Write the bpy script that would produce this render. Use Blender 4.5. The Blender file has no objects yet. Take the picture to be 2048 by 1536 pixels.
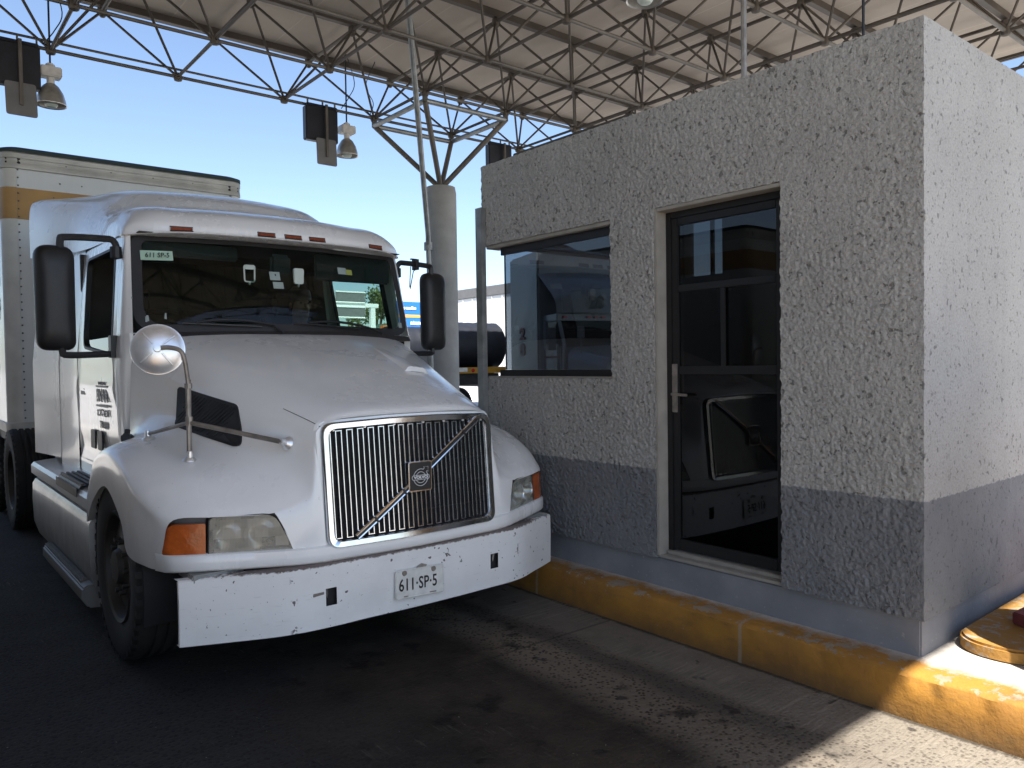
import bpy, bmesh, math, random
import numpy as np
from mathutils import Vector, Matrix, noise as mnoise, geometry as mgeo

random.seed(7)
SC = bpy.context.scene
COL = SC.collection
R = math.radians
PI = math.pi

# ------------------------------------------------------------------ camera
CAM_H = 1.58
yaw, pit, rol = R(39.142), R(-1.5557), R(-0.8547)
F = Vector((math.sin(yaw)*math.cos(pit), math.cos(yaw)*math.cos(pit), math.sin(pit)))
r0 = Vector((math.cos(yaw), -math.sin(yaw), 0)); u0 = r0.cross(F)
RR = r0*math.cos(rol)+u0*math.sin(rol); UU = RR.cross(F)
cam = bpy.data.cameras.new('camera'); co = bpy.data.objects.new('camera', cam); COL.objects.link(co)
cam.sensor_width = 36; cam.lens = 36*1543.08/2048; cam.clip_end = 2000; cam.clip_start = .05
M = Matrix((RR, UU, -F)).transposed().to_4x4(); M.translation = (0, 0, CAM_H)
co.matrix_world = M
SC.camera = co

# ------------------------------------------------------------------ sky, sun, exposure
SUN_EL, SUN_AZ = 60.0, 205.0      # azimuth clockwise from +Y: the sun stands behind the camera, a little to its left
W = bpy.data.worlds.new('World'); SC.world = W; W.use_nodes = True
nt = W.node_tree; nt.nodes.clear()
sky = nt.nodes.new('ShaderNodeTexSky'); sky.sky_type = 'NISHITA'; sky.sun_disc = False
sky.sun_elevation = R(SUN_EL); sky.sun_rotation = R(SUN_AZ)
sky.air_density = 1.0; sky.dust_density = 3.0; sky.ozone_density = 0.4; sky.altitude = 1500
bg = nt.nodes.new('ShaderNodeBackground'); bg.inputs['Strength'].default_value = 0.092
wo = nt.nodes.new('ShaderNodeOutputWorld')
nt.links.new(sky.outputs[0], bg.inputs[0]); nt.links.new(bg.outputs[0], wo.inputs[0])
sd = bpy.data.lights.new('sun', 'SUN'); sd.energy = 5.0; sd.angle = R(.5); sd.color = (1, .96, .90)
so = bpy.data.objects.new('sun', sd); COL.objects.link(so)
sv = Vector((math.sin(R(SUN_AZ))*math.cos(R(SUN_EL)), math.cos(R(SUN_AZ))*math.cos(R(SUN_EL)), math.sin(R(SUN_EL))))
so.rotation_euler = sv.to_track_quat('Z', 'Y').to_euler(); so.location = (0, -20, 30)
SC.view_settings.view_transform = 'Standard'; SC.view_settings.look = 'None'
SC.view_settings.exposure = 1.56; SC.view_settings.gamma = 1

# ------------------------------------------------------------------ material helpers
class NT:
    def __init__(s, name):
        s.m = bpy.data.materials.new(name); s.m.use_nodes = True
        s.t = s.m.node_tree; s.t.nodes.clear()
        s.out = s.t.nodes.new('ShaderNodeOutputMaterial')
    def n(s, typ, **kw):
        x = s.t.nodes.new(typ)
        for k, v in kw.items():
            if k.startswith('i_'):
                x.inputs[k[2:].replace('_', ' ')].default_value = v
            else: setattr(x, k, v)
        return x
    def l(s, a, b): s.t.links.new(a, b)
    def pos(s): return s.n('ShaderNodeNewGeometry').outputs['Position']
    def obj(s): return s.n('ShaderNodeTexCoord').outputs['Object']
    def noise(s, vec, scale, detail=4, rough=.55, out=0):
        x = s.n('ShaderNodeTexNoise'); x.inputs['Scale'].default_value = scale; x.inputs['Detail'].default_value = detail
        x.inputs['Roughness'].default_value = rough; s.l(vec, x.inputs['Vector']); return x.outputs[out]
    def voro(s, vec, scale, out='Distance', feature='F1'):
        x = s.n('ShaderNodeTexVoronoi'); x.feature = feature; x.inputs['Scale'].default_value = scale; s.l(vec, x.inputs['Vector']); return x.outputs[out]
    def ramp(s, v, a, b, ca=(0,0,0,1), cb=(1,1,1,1)):
        x = s.n('ShaderNodeMapRange'); x.clamp = True
        for k, q in ((1, a), (2, b), (3, ca[0]), (4, cb[0])): x.inputs[k].default_value = q
        s.l(v, x.inputs[0]); return x.outputs[0]
    def mix(s, f, a, b, mode='MIX'):
        x = s.n('ShaderNodeMix'); x.data_type = 'RGBA'; x.blend_type = mode
        for k, v in ((0, f), (6, a), (7, b)):
            if isinstance(v, (int, float)): x.inputs[k].default_value = v
            elif isinstance(v, tuple): x.inputs[k].default_value = v if len(v) == 4 else (*v, 1)
            else: s.l(v, x.inputs[k])
        return x.outputs[2]
    def math(s, op, a, b=0, clamp=False):
        x = s.n('ShaderNodeMath', operation=op); x.use_clamp = clamp
        for k, v in ((0, a), (1, b)):
            if isinstance(v, (int, float)): x.inputs[k].default_value = v
            else: s.l(v, x.inputs[k])
        return x.outputs[0]
    def sep(s, v):
        x = s.n('ShaderNodeSeparateXYZ'); s.l(v, x.inputs[0]); return x.outputs
    def scale(s, v, sc):
        x = s.n('ShaderNodeMapping'); x.inputs['Scale'].default_value = sc; s.l(v, x.inputs[0]); return x.outputs[0]
    def bump(s, h, st, dist=.01, nrm=None):
        x = s.n('ShaderNodeBump'); x.inputs['Strength'].default_value = st; x.inputs['Distance'].default_value = dist; s.l(h, x.inputs['Height'])
        if nrm: s.l(nrm, x.inputs['Normal'])
        return x.outputs[0]
    def pbr(s, col, rough=.5, metal=0, nrm=None, **kw):
        p = s.n('ShaderNodeBsdfPrincipled')
        for k, v in (('Base Color', col), ('Roughness', rough), ('Metallic', metal)):
            if isinstance(v, (int, float)): p.inputs[k].default_value = v
            elif isinstance(v, tuple): p.inputs[k].default_value = v if len(v) == 4 else (*v, 1)
            else: s.l(v, p.inputs[k])
        if nrm: s.l(nrm, p.inputs['Normal'])
        for k, v in kw.items(): p.inputs[k.replace('_', ' ')].default_value = v
        s.l(p.outputs[0], s.out.inputs[0]); return p

def simple(name, col, rough=.5, metal=0, var=.15, vscale=6, bump=0, bscale=80, coord='obj', **kw):
    t = NT(name); v = t.obj() if coord == 'obj' else t.pos()
    nz = t.noise(v, vscale, 5)
    k = t.ramp(nz, .3, .7)
    dark = tuple(c*(1-var) for c in col); lite = tuple(min(1, c*(1+var)) for c in col)
    c = t.mix(k, dark, lite)
    rg = t.math('ADD', rough-.06, t.math('MULTIPLY', nz, .12))
    nr = t.bump(t.noise(v, bscale, 3), bump, .004) if bump else None
    t.pbr(c, rg, metal, nr, **kw); return t.m

MAT = {}
def paint(name, base, grime=.5, coat=.6, low_dirt_shade=None):
    t = NT(name); v = t.obj()
    big = t.ramp(t.noise(v, 1.3, 5, .55), .25, .85)
    streak = t.ramp(t.noise(t.scale(v, (7, 7, 1.2)), 2.0, 4, .6), .5, .95)
    specks = t.ramp(t.noise(v, 45, 2, .5), .755, .77)
    d = t.math('MULTIPLY', t.math('ADD', t.math('MULTIPLY', big, .35), t.math('MULTIPLY', streak, .22)), grime)
    c = t.mix(d, base, tuple(x*.55 for x in (base[0]*1.0, base[1]*.95, base[2]*.86)))
    c = t.mix(t.math('MULTIPLY', specks, .35), c, (.16, .14, .12))
    if low_dirt_shade:
        z = t.sep(v)[2]
        ax = t.math('ABSOLUTE', t.sep(v)[0]); sidef = t.ramp(ax, 1.0, 1.2)
        low = t.math('MULTIPLY', sidef,   t.math('MULTIPLY', t.ramp(t.math('ADD', z, t.math('MULTIPLY', t.noise(v, 6, 5), .3)), low_dirt_shade[0], low_dirt_shade[1], (1,1,1,1), (0,0,0,1)), low_dirt_shade[2]))
        c = t.mix(low, c, (.095, .088, .08))  # road dirt on the lower sides, painted darker to stand in for shade
    rg = t.math('ADD', .26, t.math('MULTIPLY', d, .5))
    nr = t.bump(t.noise(v, 3.0, 2), .02, .02)
    p = t.pbr(c, rg, 0, nr, Coat_Weight=coat, Coat_Roughness=.08)
    if low_dirt_shade: t.l(t.math('MULTIPLY', coat, t.math('SUBTRACT', 1, low)), p.inputs['Coat Weight']); t.l(t.math('ADD', rg, t.math('MULTIPLY', low, .3)), p.inputs['Roughness'])
    return t.m
MAT['white_paint'] = paint('truck_white_paint', (.89, .885, .865), .24, .55, (.45, 1.25, .9))
MAT['white_roof'] = paint('cab_roof_paint', (.89, .885, .865), .2, .5)
MAT['trailer_white'] = paint('trailer_white_panel', (.66, .66, .64), .6, .15)
MAT['far_white'] = simple('far_trailer_white', (.72, .72, .70), .5, 0, .06, .7)

def bumper_mat():
    t = NT('bumper_chipped_white'); v = t.obj()
    n1 = t.noise(v, 34, 2, .5); n2 = t.noise(v, 5, 3)
    chips = t.ramp(t.math('ADD', t.math('MULTIPLY', n1, .8), t.math('MULTIPLY', n2, .2)), .665, .68)
    n3 = t.noise(v, 75, 3, .5); dots = t.ramp(n3, .715, .73)
    x, y, z = t.sep(v)
    edge = t.ramp(t.math('ADD', z, t.math('MULTIPLY', t.noise(v, 38, 4), .03)), .613, .62)
    bend = t.ramp(t.math('ABSOLUTE', t.math('SUBTRACT', t.math('ABSOLUTE', x), .69)), .004, .02, (1,1,1,1), (0,0,0,1))
    bend = t.math('MULTIPLY', bend, t.ramp(t.noise(v, 30, 2, .5), .60, .62))
    k = t.math('MAXIMUM', t.math('MAXIMUM', chips, t.math('MULTIPLY', dots, .8)), t.math('MAXIMUM', edge, bend))
    rust = t.mix(t.noise(v, 60, 3), (.09, .06, .05), (.22, .19, .18))
    grime = t.ramp(t.noise(v, 3.5, 6, .65), .45, .8)
    base = t.mix(t.math('MULTIPLY', grime, .28), (.80, .79, .765), (.45, .435, .41))
    scr = t.ramp(t.noise(t.scale(v, (3, 3, 40)), 3, 4, .6), .62, .7)
    base = t.mix(t.math('MULTIPLY', scr, .25), base, (.45, .43, .42))
    nr = t.bump(k, -.4, .003, t.bump(t.noise(v, 5, 3), .12, .02))
    t.pbr(t.mix(k, base, rust), t.math('ADD', .42, t.math('MULTIPLY', k, .4)), 0, nr); return t.m
MAT['bumper'] = bumper_mat()
MAT['chrome'] = simple('worn_chrome', (.68, .70, .73), .16, 1, .12, 14, .03, 60)
MAT['dull_chrome'] = simple('dull_chrome', (.80, .81, .82), .30, .7, .10, 14, .03, 30)
MAT['steel'] = simple('galvanised_steel', (.27, .28, .275), .5, .6, .25, 9, .06, 60)
MAT['pole_steel'] = simple('weathered_pole_steel', (.30, .27, .24), .5, .7, .35, 12, .1, 50)
MAT['black_plastic'] = simple('black_plastic', (.016, .016, .017), .48, 0, .3, 12, .1, 120)
MAT['black'] = simple('dark_recess', (.012, .012, .013), .75, 0, .3, 5)
MAT['gasket'] = simple('rubber_gasket', (.02, .018, .018), .55, 0, .3, 8)
MAT['rubber'] = simple('tyre_rubber', (.015, .0145, .014), .78, 0, .35, 7, .2, 60)
MAT['rim'] = simple('dirty_rim', (.032, .028, .024), .55, .2, .35, 9)
MAT['frame_dark'] = simple('greasy_frame', (.03, .028, .026), .6, .1, .4, 8)
MAT['interior'] = simple('cab_interior_cloth', (.05, .042, .036), .85, 0, .3, 5, .1, 60)
MAT['dash'] = simple('dashboard_plastic', (.035, .035, .036), .6, 0, .2, 9)
MAT['tread'] = simple('ribbed_step_tread', (.13, .12, .11), .5, .5, .35, 20)
MAT['tarp'] = simple('dark_green_tarp', (.015, .03, .03), .6, 0, .3, 6)
MAT['rail'] = simple('trailer_rail_aluminium', (.48, .46, .42), .5, .35, .25, 3)
MAT['post_white'] = simple('trailer_post_white', (.60, .58, .53), .5, 0, .12, 4)
MAT['ochre'] = simple('ochre_band', (.42, .235, .075), .55, 0, .15, 3)
MAT['rivet'] = simple('rivet_dark', (.12, .11, .10), .5, .6)
MAT['ink'] = simple('black_lettering', (.012, .012, .014), .5, 0, .1)
MAT['grey_ink'] = simple('faded_lettering', (.22, .22, .225), .5, 0, .2)
MAT['red_ink'] = simple('dark_red_lettering', (.16, .02, .02), .5)
MAT['white_ink'] = simple('white_lettering', (.8, .8, .8), .5, 0, .03)
MAT['plate'] = simple('licence_plate_enamel', (.66, .65, .60), .4, 0, .14, 16)
MAT['sticker_green'] = simple('pale_green_sticker', (.42, .60, .46), .4, 0, .08)
MAT['sticker_grey'] = simple('grey_green_sticker', (.30, .36, .34), .5, 0, .15)
MAT['tag_white'] = simple('toll_tag_plastic', (.50, .56, .50), .4, 0, .05)
MAT['yellow_sticker'] = simple('yellow_green_sticker', (.34, .38, .08), .5)
MAT['amber'] = simple('amber_lens', (.42, .085, .012), .18, 0, .3, 16, .25, 90, Coat_Weight=.6)
MAT['amber_dark'] = simple('amber_marker_lens', (.22, .045, .018), .3, 0, .4, 60, .3, 120)
MAT['red_light'] = simple('red_tail_lens', (.5, .01, .008), .2)
MAT['skin'] = simple('skin', (.28, .145, .09), .55, 0, .1, 20)
MAT['hair'] = simple('black_hair', (.02, .016, .013), .6)
MAT['shirt'] = simple('pale_teal_shirt', (.20, .29, .28), .85, 0, .12, 14)
MAT['trousers'] = simple('dark_trousers', (.03, .035, .05), .85)
MAT['concrete_col'] = simple('column_concrete', (.33, .325, .315), .85, 0, .16, 3.2, .25, 40)
MAT['signal_dark'] = simple('signal_box_dark', (.012, .013, .02), .45, 0, .3, 10)
MAT['sign_grey'] = simple('sign_back_grey', (.17, .165, .165), .55, .2, .12, 6)
MAT['strut'] = simple('painted_tube_grey', (.125, .11, .092), .55, .2, .3, 2.5, coord='pos')
MAT['strut_dark'] = simple('painted_tube_brown', (.078, .062, .048), .6, .1, .3, 2.5, coord='pos')
MAT['housing'] = simple('lamp_housing_white', (.60, .58, .54), .5, 0, .15, 12)
MAT['reflector'] = simple('lamp_reflector_aluminium', (.46, .44, .41), .35, .7, .2, 14)
MAT['jamb'] = simple('jamb_plaster', (.29, .27, .235), .8, 0, .14, 8, .2, 60)
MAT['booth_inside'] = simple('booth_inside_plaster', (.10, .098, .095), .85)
MAT['door_black'] = simple('door_black_aluminium', (.009, .009, .0095), .55, 0, .3, 10)
MAT['roll'] = simple('dark_blue_pipe_roll', (.006, .008, .014), .55, 0, .5, 6, .6, 14)
MAT['flatbed_yellow'] = simple('flatbed_yellow', (.42, .22, .02), .5, 0, .2, 5)
MAT['sign_blue'] = simple('sign_blue', (.01, .12, .55), .5, 0, .05)
MAT['sign_orange'] = simple('sign_orange', (.75, .30, .03), .5, 0, .05)
MAT['gantry_white'] = simple('gantry_white', (.78, .78, .76), .5, 0, .05)
MAT['bark'] = simple('bark', (.10, .075, .05), .9, 0, .3, 8)
MAT['barrel'] = simple('orange_barrel', (.55, .16, .03), .5, 0, .1)
MAT['kiosk_roof'] = simple('kiosk_green_roof', (.10, .17, .13), .6)
def pad_mat():
    t = NT('pad_yellow'); v = t.pos()
    k = t.ramp(t.noise(v, 11, 6, .7), .52, .60)
    t.pbr(t.mix(k, (.30, .15, .028), (.27, .235, .19)), .8, 0, t.bump(t.noise(v, 25, 5), .5, .015)); return t.m
MAT['pad'] = pad_mat()
MAT['red_block'] = simple('red_painted_block', (.17, .035, .035), .7, 0, .2, 14, .3, 50)
MAT['truck28'] = paint('far_truck_white', (.20, .20, .20), .4, .2)

def leaf_mat():
    t = NT('leaf_green'); v = t.pos()
    c = t.mix(t.ramp(t.noise(v, 1.1, 3), .35, .65), (.055, .085, .02), (.14, .17, .045))
    p = t.pbr(c, .65); return t.m
MAT['leaf'] = leaf_mat()

def glass(name, tint, rough=.0, ior=1.5, body=None, bodyf=0.0, spec=1.0):
    """thin pane: tinted transmission plus fresnel reflection"""
    t = NT(name)
    tr = t.n('ShaderNodeBsdfTransparent'); tr.inputs[0].default_value = (*tint, 1)
    gl = t.n('ShaderNodeBsdfGlossy'); gl.inputs['Roughness'].default_value = rough; gl.inputs[0].default_value = (spec, spec, spec, 1)
    ge = t.n('ShaderNodeNewGeometry'); dt = t.n('ShaderNodeVectorMath', operation='DOT_PRODUCT'); t.l(ge.outputs['Normal'], dt.inputs[0]); t.l(ge.outputs['Incoming'], dt.inputs[1])
    f0 = ((ior-1)/(ior+1))**2
    fac = t.math('ADD', f0, t.math('MULTIPLY', t.math('POWER', t.math('SUBTRACT', 1, t.math('ABSOLUTE', dt.outputs['Value'])), 5), 1-f0))
    mx = t.n('ShaderNodeMixShader'); t.l(fac, mx.inputs[0])
    src = tr.outputs[0]
    if body:
        df = t.n('ShaderNodeBsdfDiffuse')
        dirt = t.ramp(t.noise(t.obj(), 9, 6, .65), .45, .8)
        df.inputs[0].default_value = (*body, 1)
        m2 = t.n('ShaderNodeMixShader'); t.l(t.math('MULTIPLY', dirt, bodyf), m2.inputs[0]); t.l(tr.outputs[0], m2.inputs[1]); t.l(df.outputs[0], m2.inputs[2]); src = m2.outputs[0]
    t.l(src, mx.inputs[1]); t.l(gl.outputs[0], mx.inputs[2]); t.l(mx.outputs[0], t.out.inputs[0]); return t.m
MAT['windshield'] = glass('windshield_glass', (.40, .52, .48), .012, 1.32, (.3, .3, .28), .03)
MAT['side_glass'] = glass('side_glass', (.62, .72, .70), .01, 1.5)
MAT['booth_glass'] = glass('booth_tinted_glass', (.40, .44, .48), .0, 1.55, (.2, .2, .2), .03)
MAT['door_glass'] = glass('door_tinted_glass', (.20, .21, .22), .004, 1.40, (.1, .1, .1), .04)

def headlight_mat():
    t = NT('cloudy_headlight_lens'); v = t.obj(); x, y, z = t.sep(v)
    br = t.n('ShaderNodeTexBrick'); br.inputs['Scale'].default_value = 1; br.inputs['Mortar Size'].default_value = 0
    br.inputs['Brick Width'].default_value = .055; br.inputs['Row Height'].default_value = .045
    br.inputs['Color1'].default_value = (.0, .0, .0, 1); br.inputs['Color2'].default_value = (1, 1, 1, 1)
    sw = t.n('ShaderNodeCombineXYZ'); t.l(x, sw.inputs[0]); t.l(z, sw.inputs[1]); t.l(sw.outputs[0], br.inputs['Vector'])
    wv = t.n('ShaderNodeTexWave'); wv.inputs['Scale'].default_value = 55; wv.bands_direction = 'X'; t.l(v, wv.inputs[0])
    nr = t.bump(wv.outputs[1], .25, .004)
    df = t.n('ShaderNodeBsdfPrincipled'); df.inputs['Roughness'].default_value = .22; df.inputs['Coat Weight'].default_value = 1; t.l(nr, df.inputs['Normal'])
    t.l(t.mix(t.ramp(t.noise(v, 6, 4), .35, .7), (.50, .50, .44), (.36, .355, .29)), df.inputs['Base Color'])
    tr = t.n('ShaderNodeBsdfTransparent'); tr.inputs[0].default_value = (.9, .92, .86, 1)
    mx = t.n('ShaderNodeMixShader'); haze = t.math('ADD', .30, t.math('ADD', t.math('MULTIPLY', br.outputs[0], .28), t.math('MULTIPLY', t.ramp(t.noise(v, 9, 5), .35, .75), .2)))
    t.l(haze, mx.inputs[0]); t.l(tr.outputs[0], mx.inputs[1]); t.l(df.outputs[0], mx.inputs[2]); t.l(mx.outputs[0], t.out.inputs[0]); return t.m
MAT['headlight'] = headlight_mat()

def stucco(name, pit=1.0, stripe=True, base=(.42, .41, .385), amp=1.0):
    t = NT(name); v = t.pos()
    x, y, z = t.sep(v)
    blot = t.ramp(t.noise(v, 1.3, 5, .6), .3, .75)
    c = t.mix(blot, base, tuple(k*.80 for k in base))
    c = t.mix(t.math('MULTIPLY', t.ramp(t.noise(t.scale(v, (5, 5, .7)), 1.6, 5, .7), .52, .8), .30), c, tuple(k*.55 for k in base))
    if stripe:
        zz = t.math('ADD', z, t.math('MULTIPLY', t.math('SUBTRACT', t.noise(v, 30, 4), .5), .03))
        lo = t.ramp(zz, .925, .931, (1,1,1,1), (0,0,0,1))
        blue = t.mix(t.ramp(t.noise(v, 4, 5), .3, .7), (.145, .152, .165), (.19, .196, .205))
        c = t.mix(lo, c, blue)
    hole = t.math('MAXIMUM', t.ramp(t.noise(v, 36, 2, .5), .63, .69), t.math('MULTIPLY', t.ramp(t.noise(v, 62, 2, .5), .66, .74), .7))
    grit = t.ramp(t.noise(v, 85, 3, .6), .34, .60)
    pits = t.math('MULTIPLY', t.ramp(t.noise(v, 23, 3, .6), .665, .69), t.ramp(t.noise(v, 2.3, 3), .35, .6))
    c = t.mix(t.math('MULTIPLY', hole, .70*pit), c, (.05, .048, .045))
    c = t.mix(t.math('MULTIPLY', pits, .62*pit), c, (.05, .047, .042))
    c = t.mix(t.math('MULTIPLY', t.math('SUBTRACT', 1, grit), .38*amp), c, (.12, .117, .11))
    h = t.math('ADD', t.math('MULTIPLY', t.noise(v, 45, 4, .6), 1), t.math('MULTIPLY', t.noise(v, 130, 2), .35))
    h = t.math('SUBTRACT', h, t.math('MULTIPLY', hole, .5))
    t.pbr(c, .9, 0, t.bump(h, .75*amp, .014*amp)); return t.m
MAT['stucco'] = stucco('rough_stucco', .9)
MAT['stucco_side'] = stucco('smoother_stucco', .8, True, (.405, .396, .378), .75)
def plinth_mat():
    t = NT('plinth_grey_paint'); v = t.pos()
    c = t.mix(t.ramp(t.noise(v, 3, 5), .3, .7), (.155, .165, .185), (.23, .235, .25))
    c = t.mix(t.math('MULTIPLY', t.ramp(t.noise(v, 40, 4, .6), .64, .72), .6), c, (.36, .34, .31))
    t.pbr(c, .8, 0, t.bump(t.noise(v, 60, 4), .3, .006)); return t.m
MAT['plinth'] = plinth_mat()

def kerb_mat():
    t = NT('worn_yellow_kerb'); v = t.pos(); x, y, z = t.sep(v)
    yel = t.mix(t.ramp(t.noise(v, 3, 5, .6), .3, .72), (.38, .178, .024), (.20, .092, .02))
    con = t.mix(t.ramp(t.noise(v, 5, 5), .3, .7), (.36, .33, .29), (.50, .46, .41))
    wear = t.math('ADD', t.math('MULTIPLY', t.noise(v, 9, 6, .7), .8), t.math('MULTIPLY', t.noise(v, 45, 3), .2))
    edge = t.math('MULTIPLY', t.ramp(z, .185, .212), .14)
    k = t.ramp(t.math('ADD', wear, edge), .635, .675)
    far = t.ramp(t.math('ADD', x, t.math('MULTIPLY', t.noise(v, 7, 5, .7), .22)), 3.66, 3.74)
    worn = t.mix(t.ramp(t.noise(v, 6, 5), .3, .7), (.20, .17, .125), (.32, .28, .22))
    c = t.mix(t.math('MULTIPLY', k, .8), yel, worn); c = t.mix(far, c, con)
    dirt = t.ramp(t.math('ADD', z, t.math('MULTIPLY', t.noise(v, 8, 5), .14)), .06, .17, (1,1,1,1), (0,0,0,1))
    c = t.mix(t.math('MULTIPLY', dirt, .6), c, (.06, .045, .03))
    spl = t.ramp(t.noise(t.scale(v, (6, 2, 6)), 2, 5, .7), .55, .7)
    c = t.mix(t.math('MULTIPLY', spl, .5), c, (.12, .075, .03))
    jn = t.ramp(t.math('ABSOLUTE', t.math('SUBTRACT', t.math('FRACT', t.math('ADD', t.math('MULTIPLY', y, .62), .04)), .5)), .004, .009, (1,1,1,1), (0,0,0,1))
    c = t.mix(t.math('MULTIPLY', jn, .5), c, (.30, .26, .2))
    h = t.math('ADD', t.noise(v, 22, 5, .65), t.math('MULTIPLY', k, -.25))
    t.pbr(c, .75, 0, t.bump(h, .30, .02)); return t.m
MAT['kerb'] = kerb_mat()

def lane_mat():
    t = NT('dirty_concrete_lane'); v = t.pos(); x, y, z = t.sep(v)
    wob = t.math('MULTIPLY', t.math('SUBTRACT', t.noise(v, 1.1, 4), .5), .35)
    xx = t.math('ADD', x, wob)
    gut = t.mix(t.ramp(t.noise(v, 4, 6, .65), .3, .7), (.115, .10, .08), (.175, .152, .122))
    agg = t.voro(v, 45)
    stone = t.ramp(agg, .22, .42)
    mid = t.mix(stone, (.030, .0235, .017), (.165, .134, .100))
    big = t.ramp(t.noise(v, .8, 5, .65), .35, .7)
    mid = t.mix(t.math('MULTIPLY', big, .5), mid, (.052, .042, .031))
    oil = t.mix(t.ramp(t.noise(v, 2.5, 6, .7), .3, .7), (.011, .0088, .0065), (.058, .046, .033))
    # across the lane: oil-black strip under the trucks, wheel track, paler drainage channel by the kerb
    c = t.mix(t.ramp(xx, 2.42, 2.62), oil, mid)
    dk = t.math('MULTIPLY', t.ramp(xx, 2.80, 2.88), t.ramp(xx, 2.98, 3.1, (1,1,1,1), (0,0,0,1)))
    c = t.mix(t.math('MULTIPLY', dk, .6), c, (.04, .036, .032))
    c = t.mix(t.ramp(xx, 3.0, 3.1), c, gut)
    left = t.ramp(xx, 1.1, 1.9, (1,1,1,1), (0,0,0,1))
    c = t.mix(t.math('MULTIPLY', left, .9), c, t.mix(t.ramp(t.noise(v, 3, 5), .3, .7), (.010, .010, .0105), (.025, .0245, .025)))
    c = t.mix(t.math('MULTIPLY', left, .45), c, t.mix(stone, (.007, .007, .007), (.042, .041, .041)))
    # paler colour painted in at the lane mouth to brighten the sunlit ground
    sun_lift = t.ramp(t.math('ADD', y, t.math('MULTIPLY', t.noise(v, 1.6, 4), .9)), 1.7, 2.5, (1,1,1,1), (0,0,0,1))
    sun_lift = t.math('MULTIPLY', sun_lift, t.math('MAXIMUM', t.ramp(xx, 1.9, 2.5), t.ramp(y, .2, 1.2, (1,1,1,1), (0,0,0,1))))
    c = t.mix(t.math('MULTIPLY', sun_lift, .75), c, t.mix(stone, (.085, .072, .056), (.205, .178, .145)))
    drop = t.ramp(t.noise(v, 7, 3, .5), .66, .70)
    c = t.mix(t.math('MULTIPLY', drop, .75), c, (.012, .011, .010))
    fleck = t.ramp(t.noise(v, 55, 2), .735, .75)
    c = t.mix(t.math('MULTIPLY', fleck, .45), c, (.4, .38, .35))
    sc = t.ramp(t.noise(t.scale(v, (34, 3, 1)), 1.5, 4, .6), .6, .72)
    c = t.mix(t.math('MULTIPLY', t.math('MULTIPLY', sc, t.ramp(t.noise(v, 1.7, 3), .48, .62)), .22), c, (.26, .235, .20))
    # shrinkage cracks and a saw joint
    jn = t.ramp(t.math('ABSOLUTE', t.math('SUBTRACT', t.math('FRACT', t.math('ADD', t.math('MULTIPLY', y, .42), .13)), .5)), .0025, .005, (1,1,1,1), (0,0,0,1))
    c = t.mix(t.math('MULTIPLY', jn, .5), c, (.02, .018, .016))
    cr = t.ramp(t.math('ADD', x, t.math('MULTIPLY', t.math('SUBTRACT', t.noise(v, 14, 5, .7), .5), .06)), 3.385, 3.402)
    c = t.mix(t.math('MULTIPLY', cr, .85), c, (.035, .028, .02))
    rake = t.math('MULTIPLY', t.ramp(xx, 2.95, 3.1), t.ramp(t.noise(v, 1.5, 3), .45, .6))
    rk = t.noise(t.scale(v, (3, 55, 1)), 1.0, 3, .6)
    c = t.mix(t.math('MULTIPLY', t.math('MULTIPLY', rake, t.ramp(rk, .5, .62)), .35), c, (.30, .262, .21))
    h = t.math('ADD', t.math('MULTIPLY', agg, .5), t.noise(v, 60, 4))
    h = t.math('ADD', h, t.math('MULTIPLY', t.noise(t.scale(v, (4, 60, 1)), 1.2, 3), .6))
    rg = t.math('ADD', .55, t.math('MULTIPLY', t.noise(v, 2, 4), .3))
    drip = t.math('MULTIPLY', t.ramp(t.noise(v, 3.4, 4, .6), .60, .66), t.ramp(xx, 1.2, 1.6))
    drip = t.math('MULTIPLY', drip, t.ramp(xx, 2.9, 3.1, (1,1,1,1), (0,0,0,1)))
    c = t.mix(t.math('MULTIPLY', drip, .7), c, (.006, .005, .0045))
    t.pbr(c, t.math('ADD', rg, .15), 0, t.bump(h, .55, .012), Specular_IOR_Level=.22); return t.m
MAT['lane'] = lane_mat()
MAT['ground'] = simple('open_plaza_concrete', (.42, .41, .395), .9, 0, .22, .35, .2, 20, coord='pos')

def deck_mat():
    t = NT('roof_deck_underside'); v = t.pos(); x, y, z = t.sep(v)
    c = t.mix(t.ramp(t.noise(v, .45, 5, .6), .3, .7), (.37, .31, .25), (.46, .395, .325))
    sm = t.math('ABSOLUTE', t.math('SUBTRACT', t.math('FRACT', t.math('MULTIPLY', x, 1.344)), .5))
    seam = t.ramp(sm, .008, .016, (1,1,1,1), (0,0,0,1))
    c = t.mix(t.math('MULTIPLY', seam, .30), c, (.66, .58, .48))
    soot = t.ramp(t.noise(t.scale(v, (1, .35, 1)), .8, 5, .65), .45, .8)
    c = t.mix(t.math('MULTIPLY', soot, .18), c, (.26, .21, .165))
    t.pbr(c, .8, 0, t.bump(seam, .3, .01)); return t.m
MAT['deck'] = deck_mat()

# ------------------------------------------------------------------ object helpers
def tag(o, label=None, cat=None, group=None, kind=None):
    if label: o['label'] = label
    if cat: o['category'] = cat
    if group: o['group'] = group
    if kind: o['kind'] = kind
    return o
def thing(name, label, cat, loc=(0, 0, 0), rz=0, group=None):
    o = bpy.data.objects.new(name, None); COL.objects.link(o); o.empty_display_size = .2
    o.location = loc; o.rotation_euler = (0, 0, rz); return tag(o, label, cat, group)
def copy_tree(o, parent=None):
    c = o.copy(); COL.objects.link(c)
    if parent: c.parent = parent
    for ch in list(o.children): copy_tree(ch, c)
    return c

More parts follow.
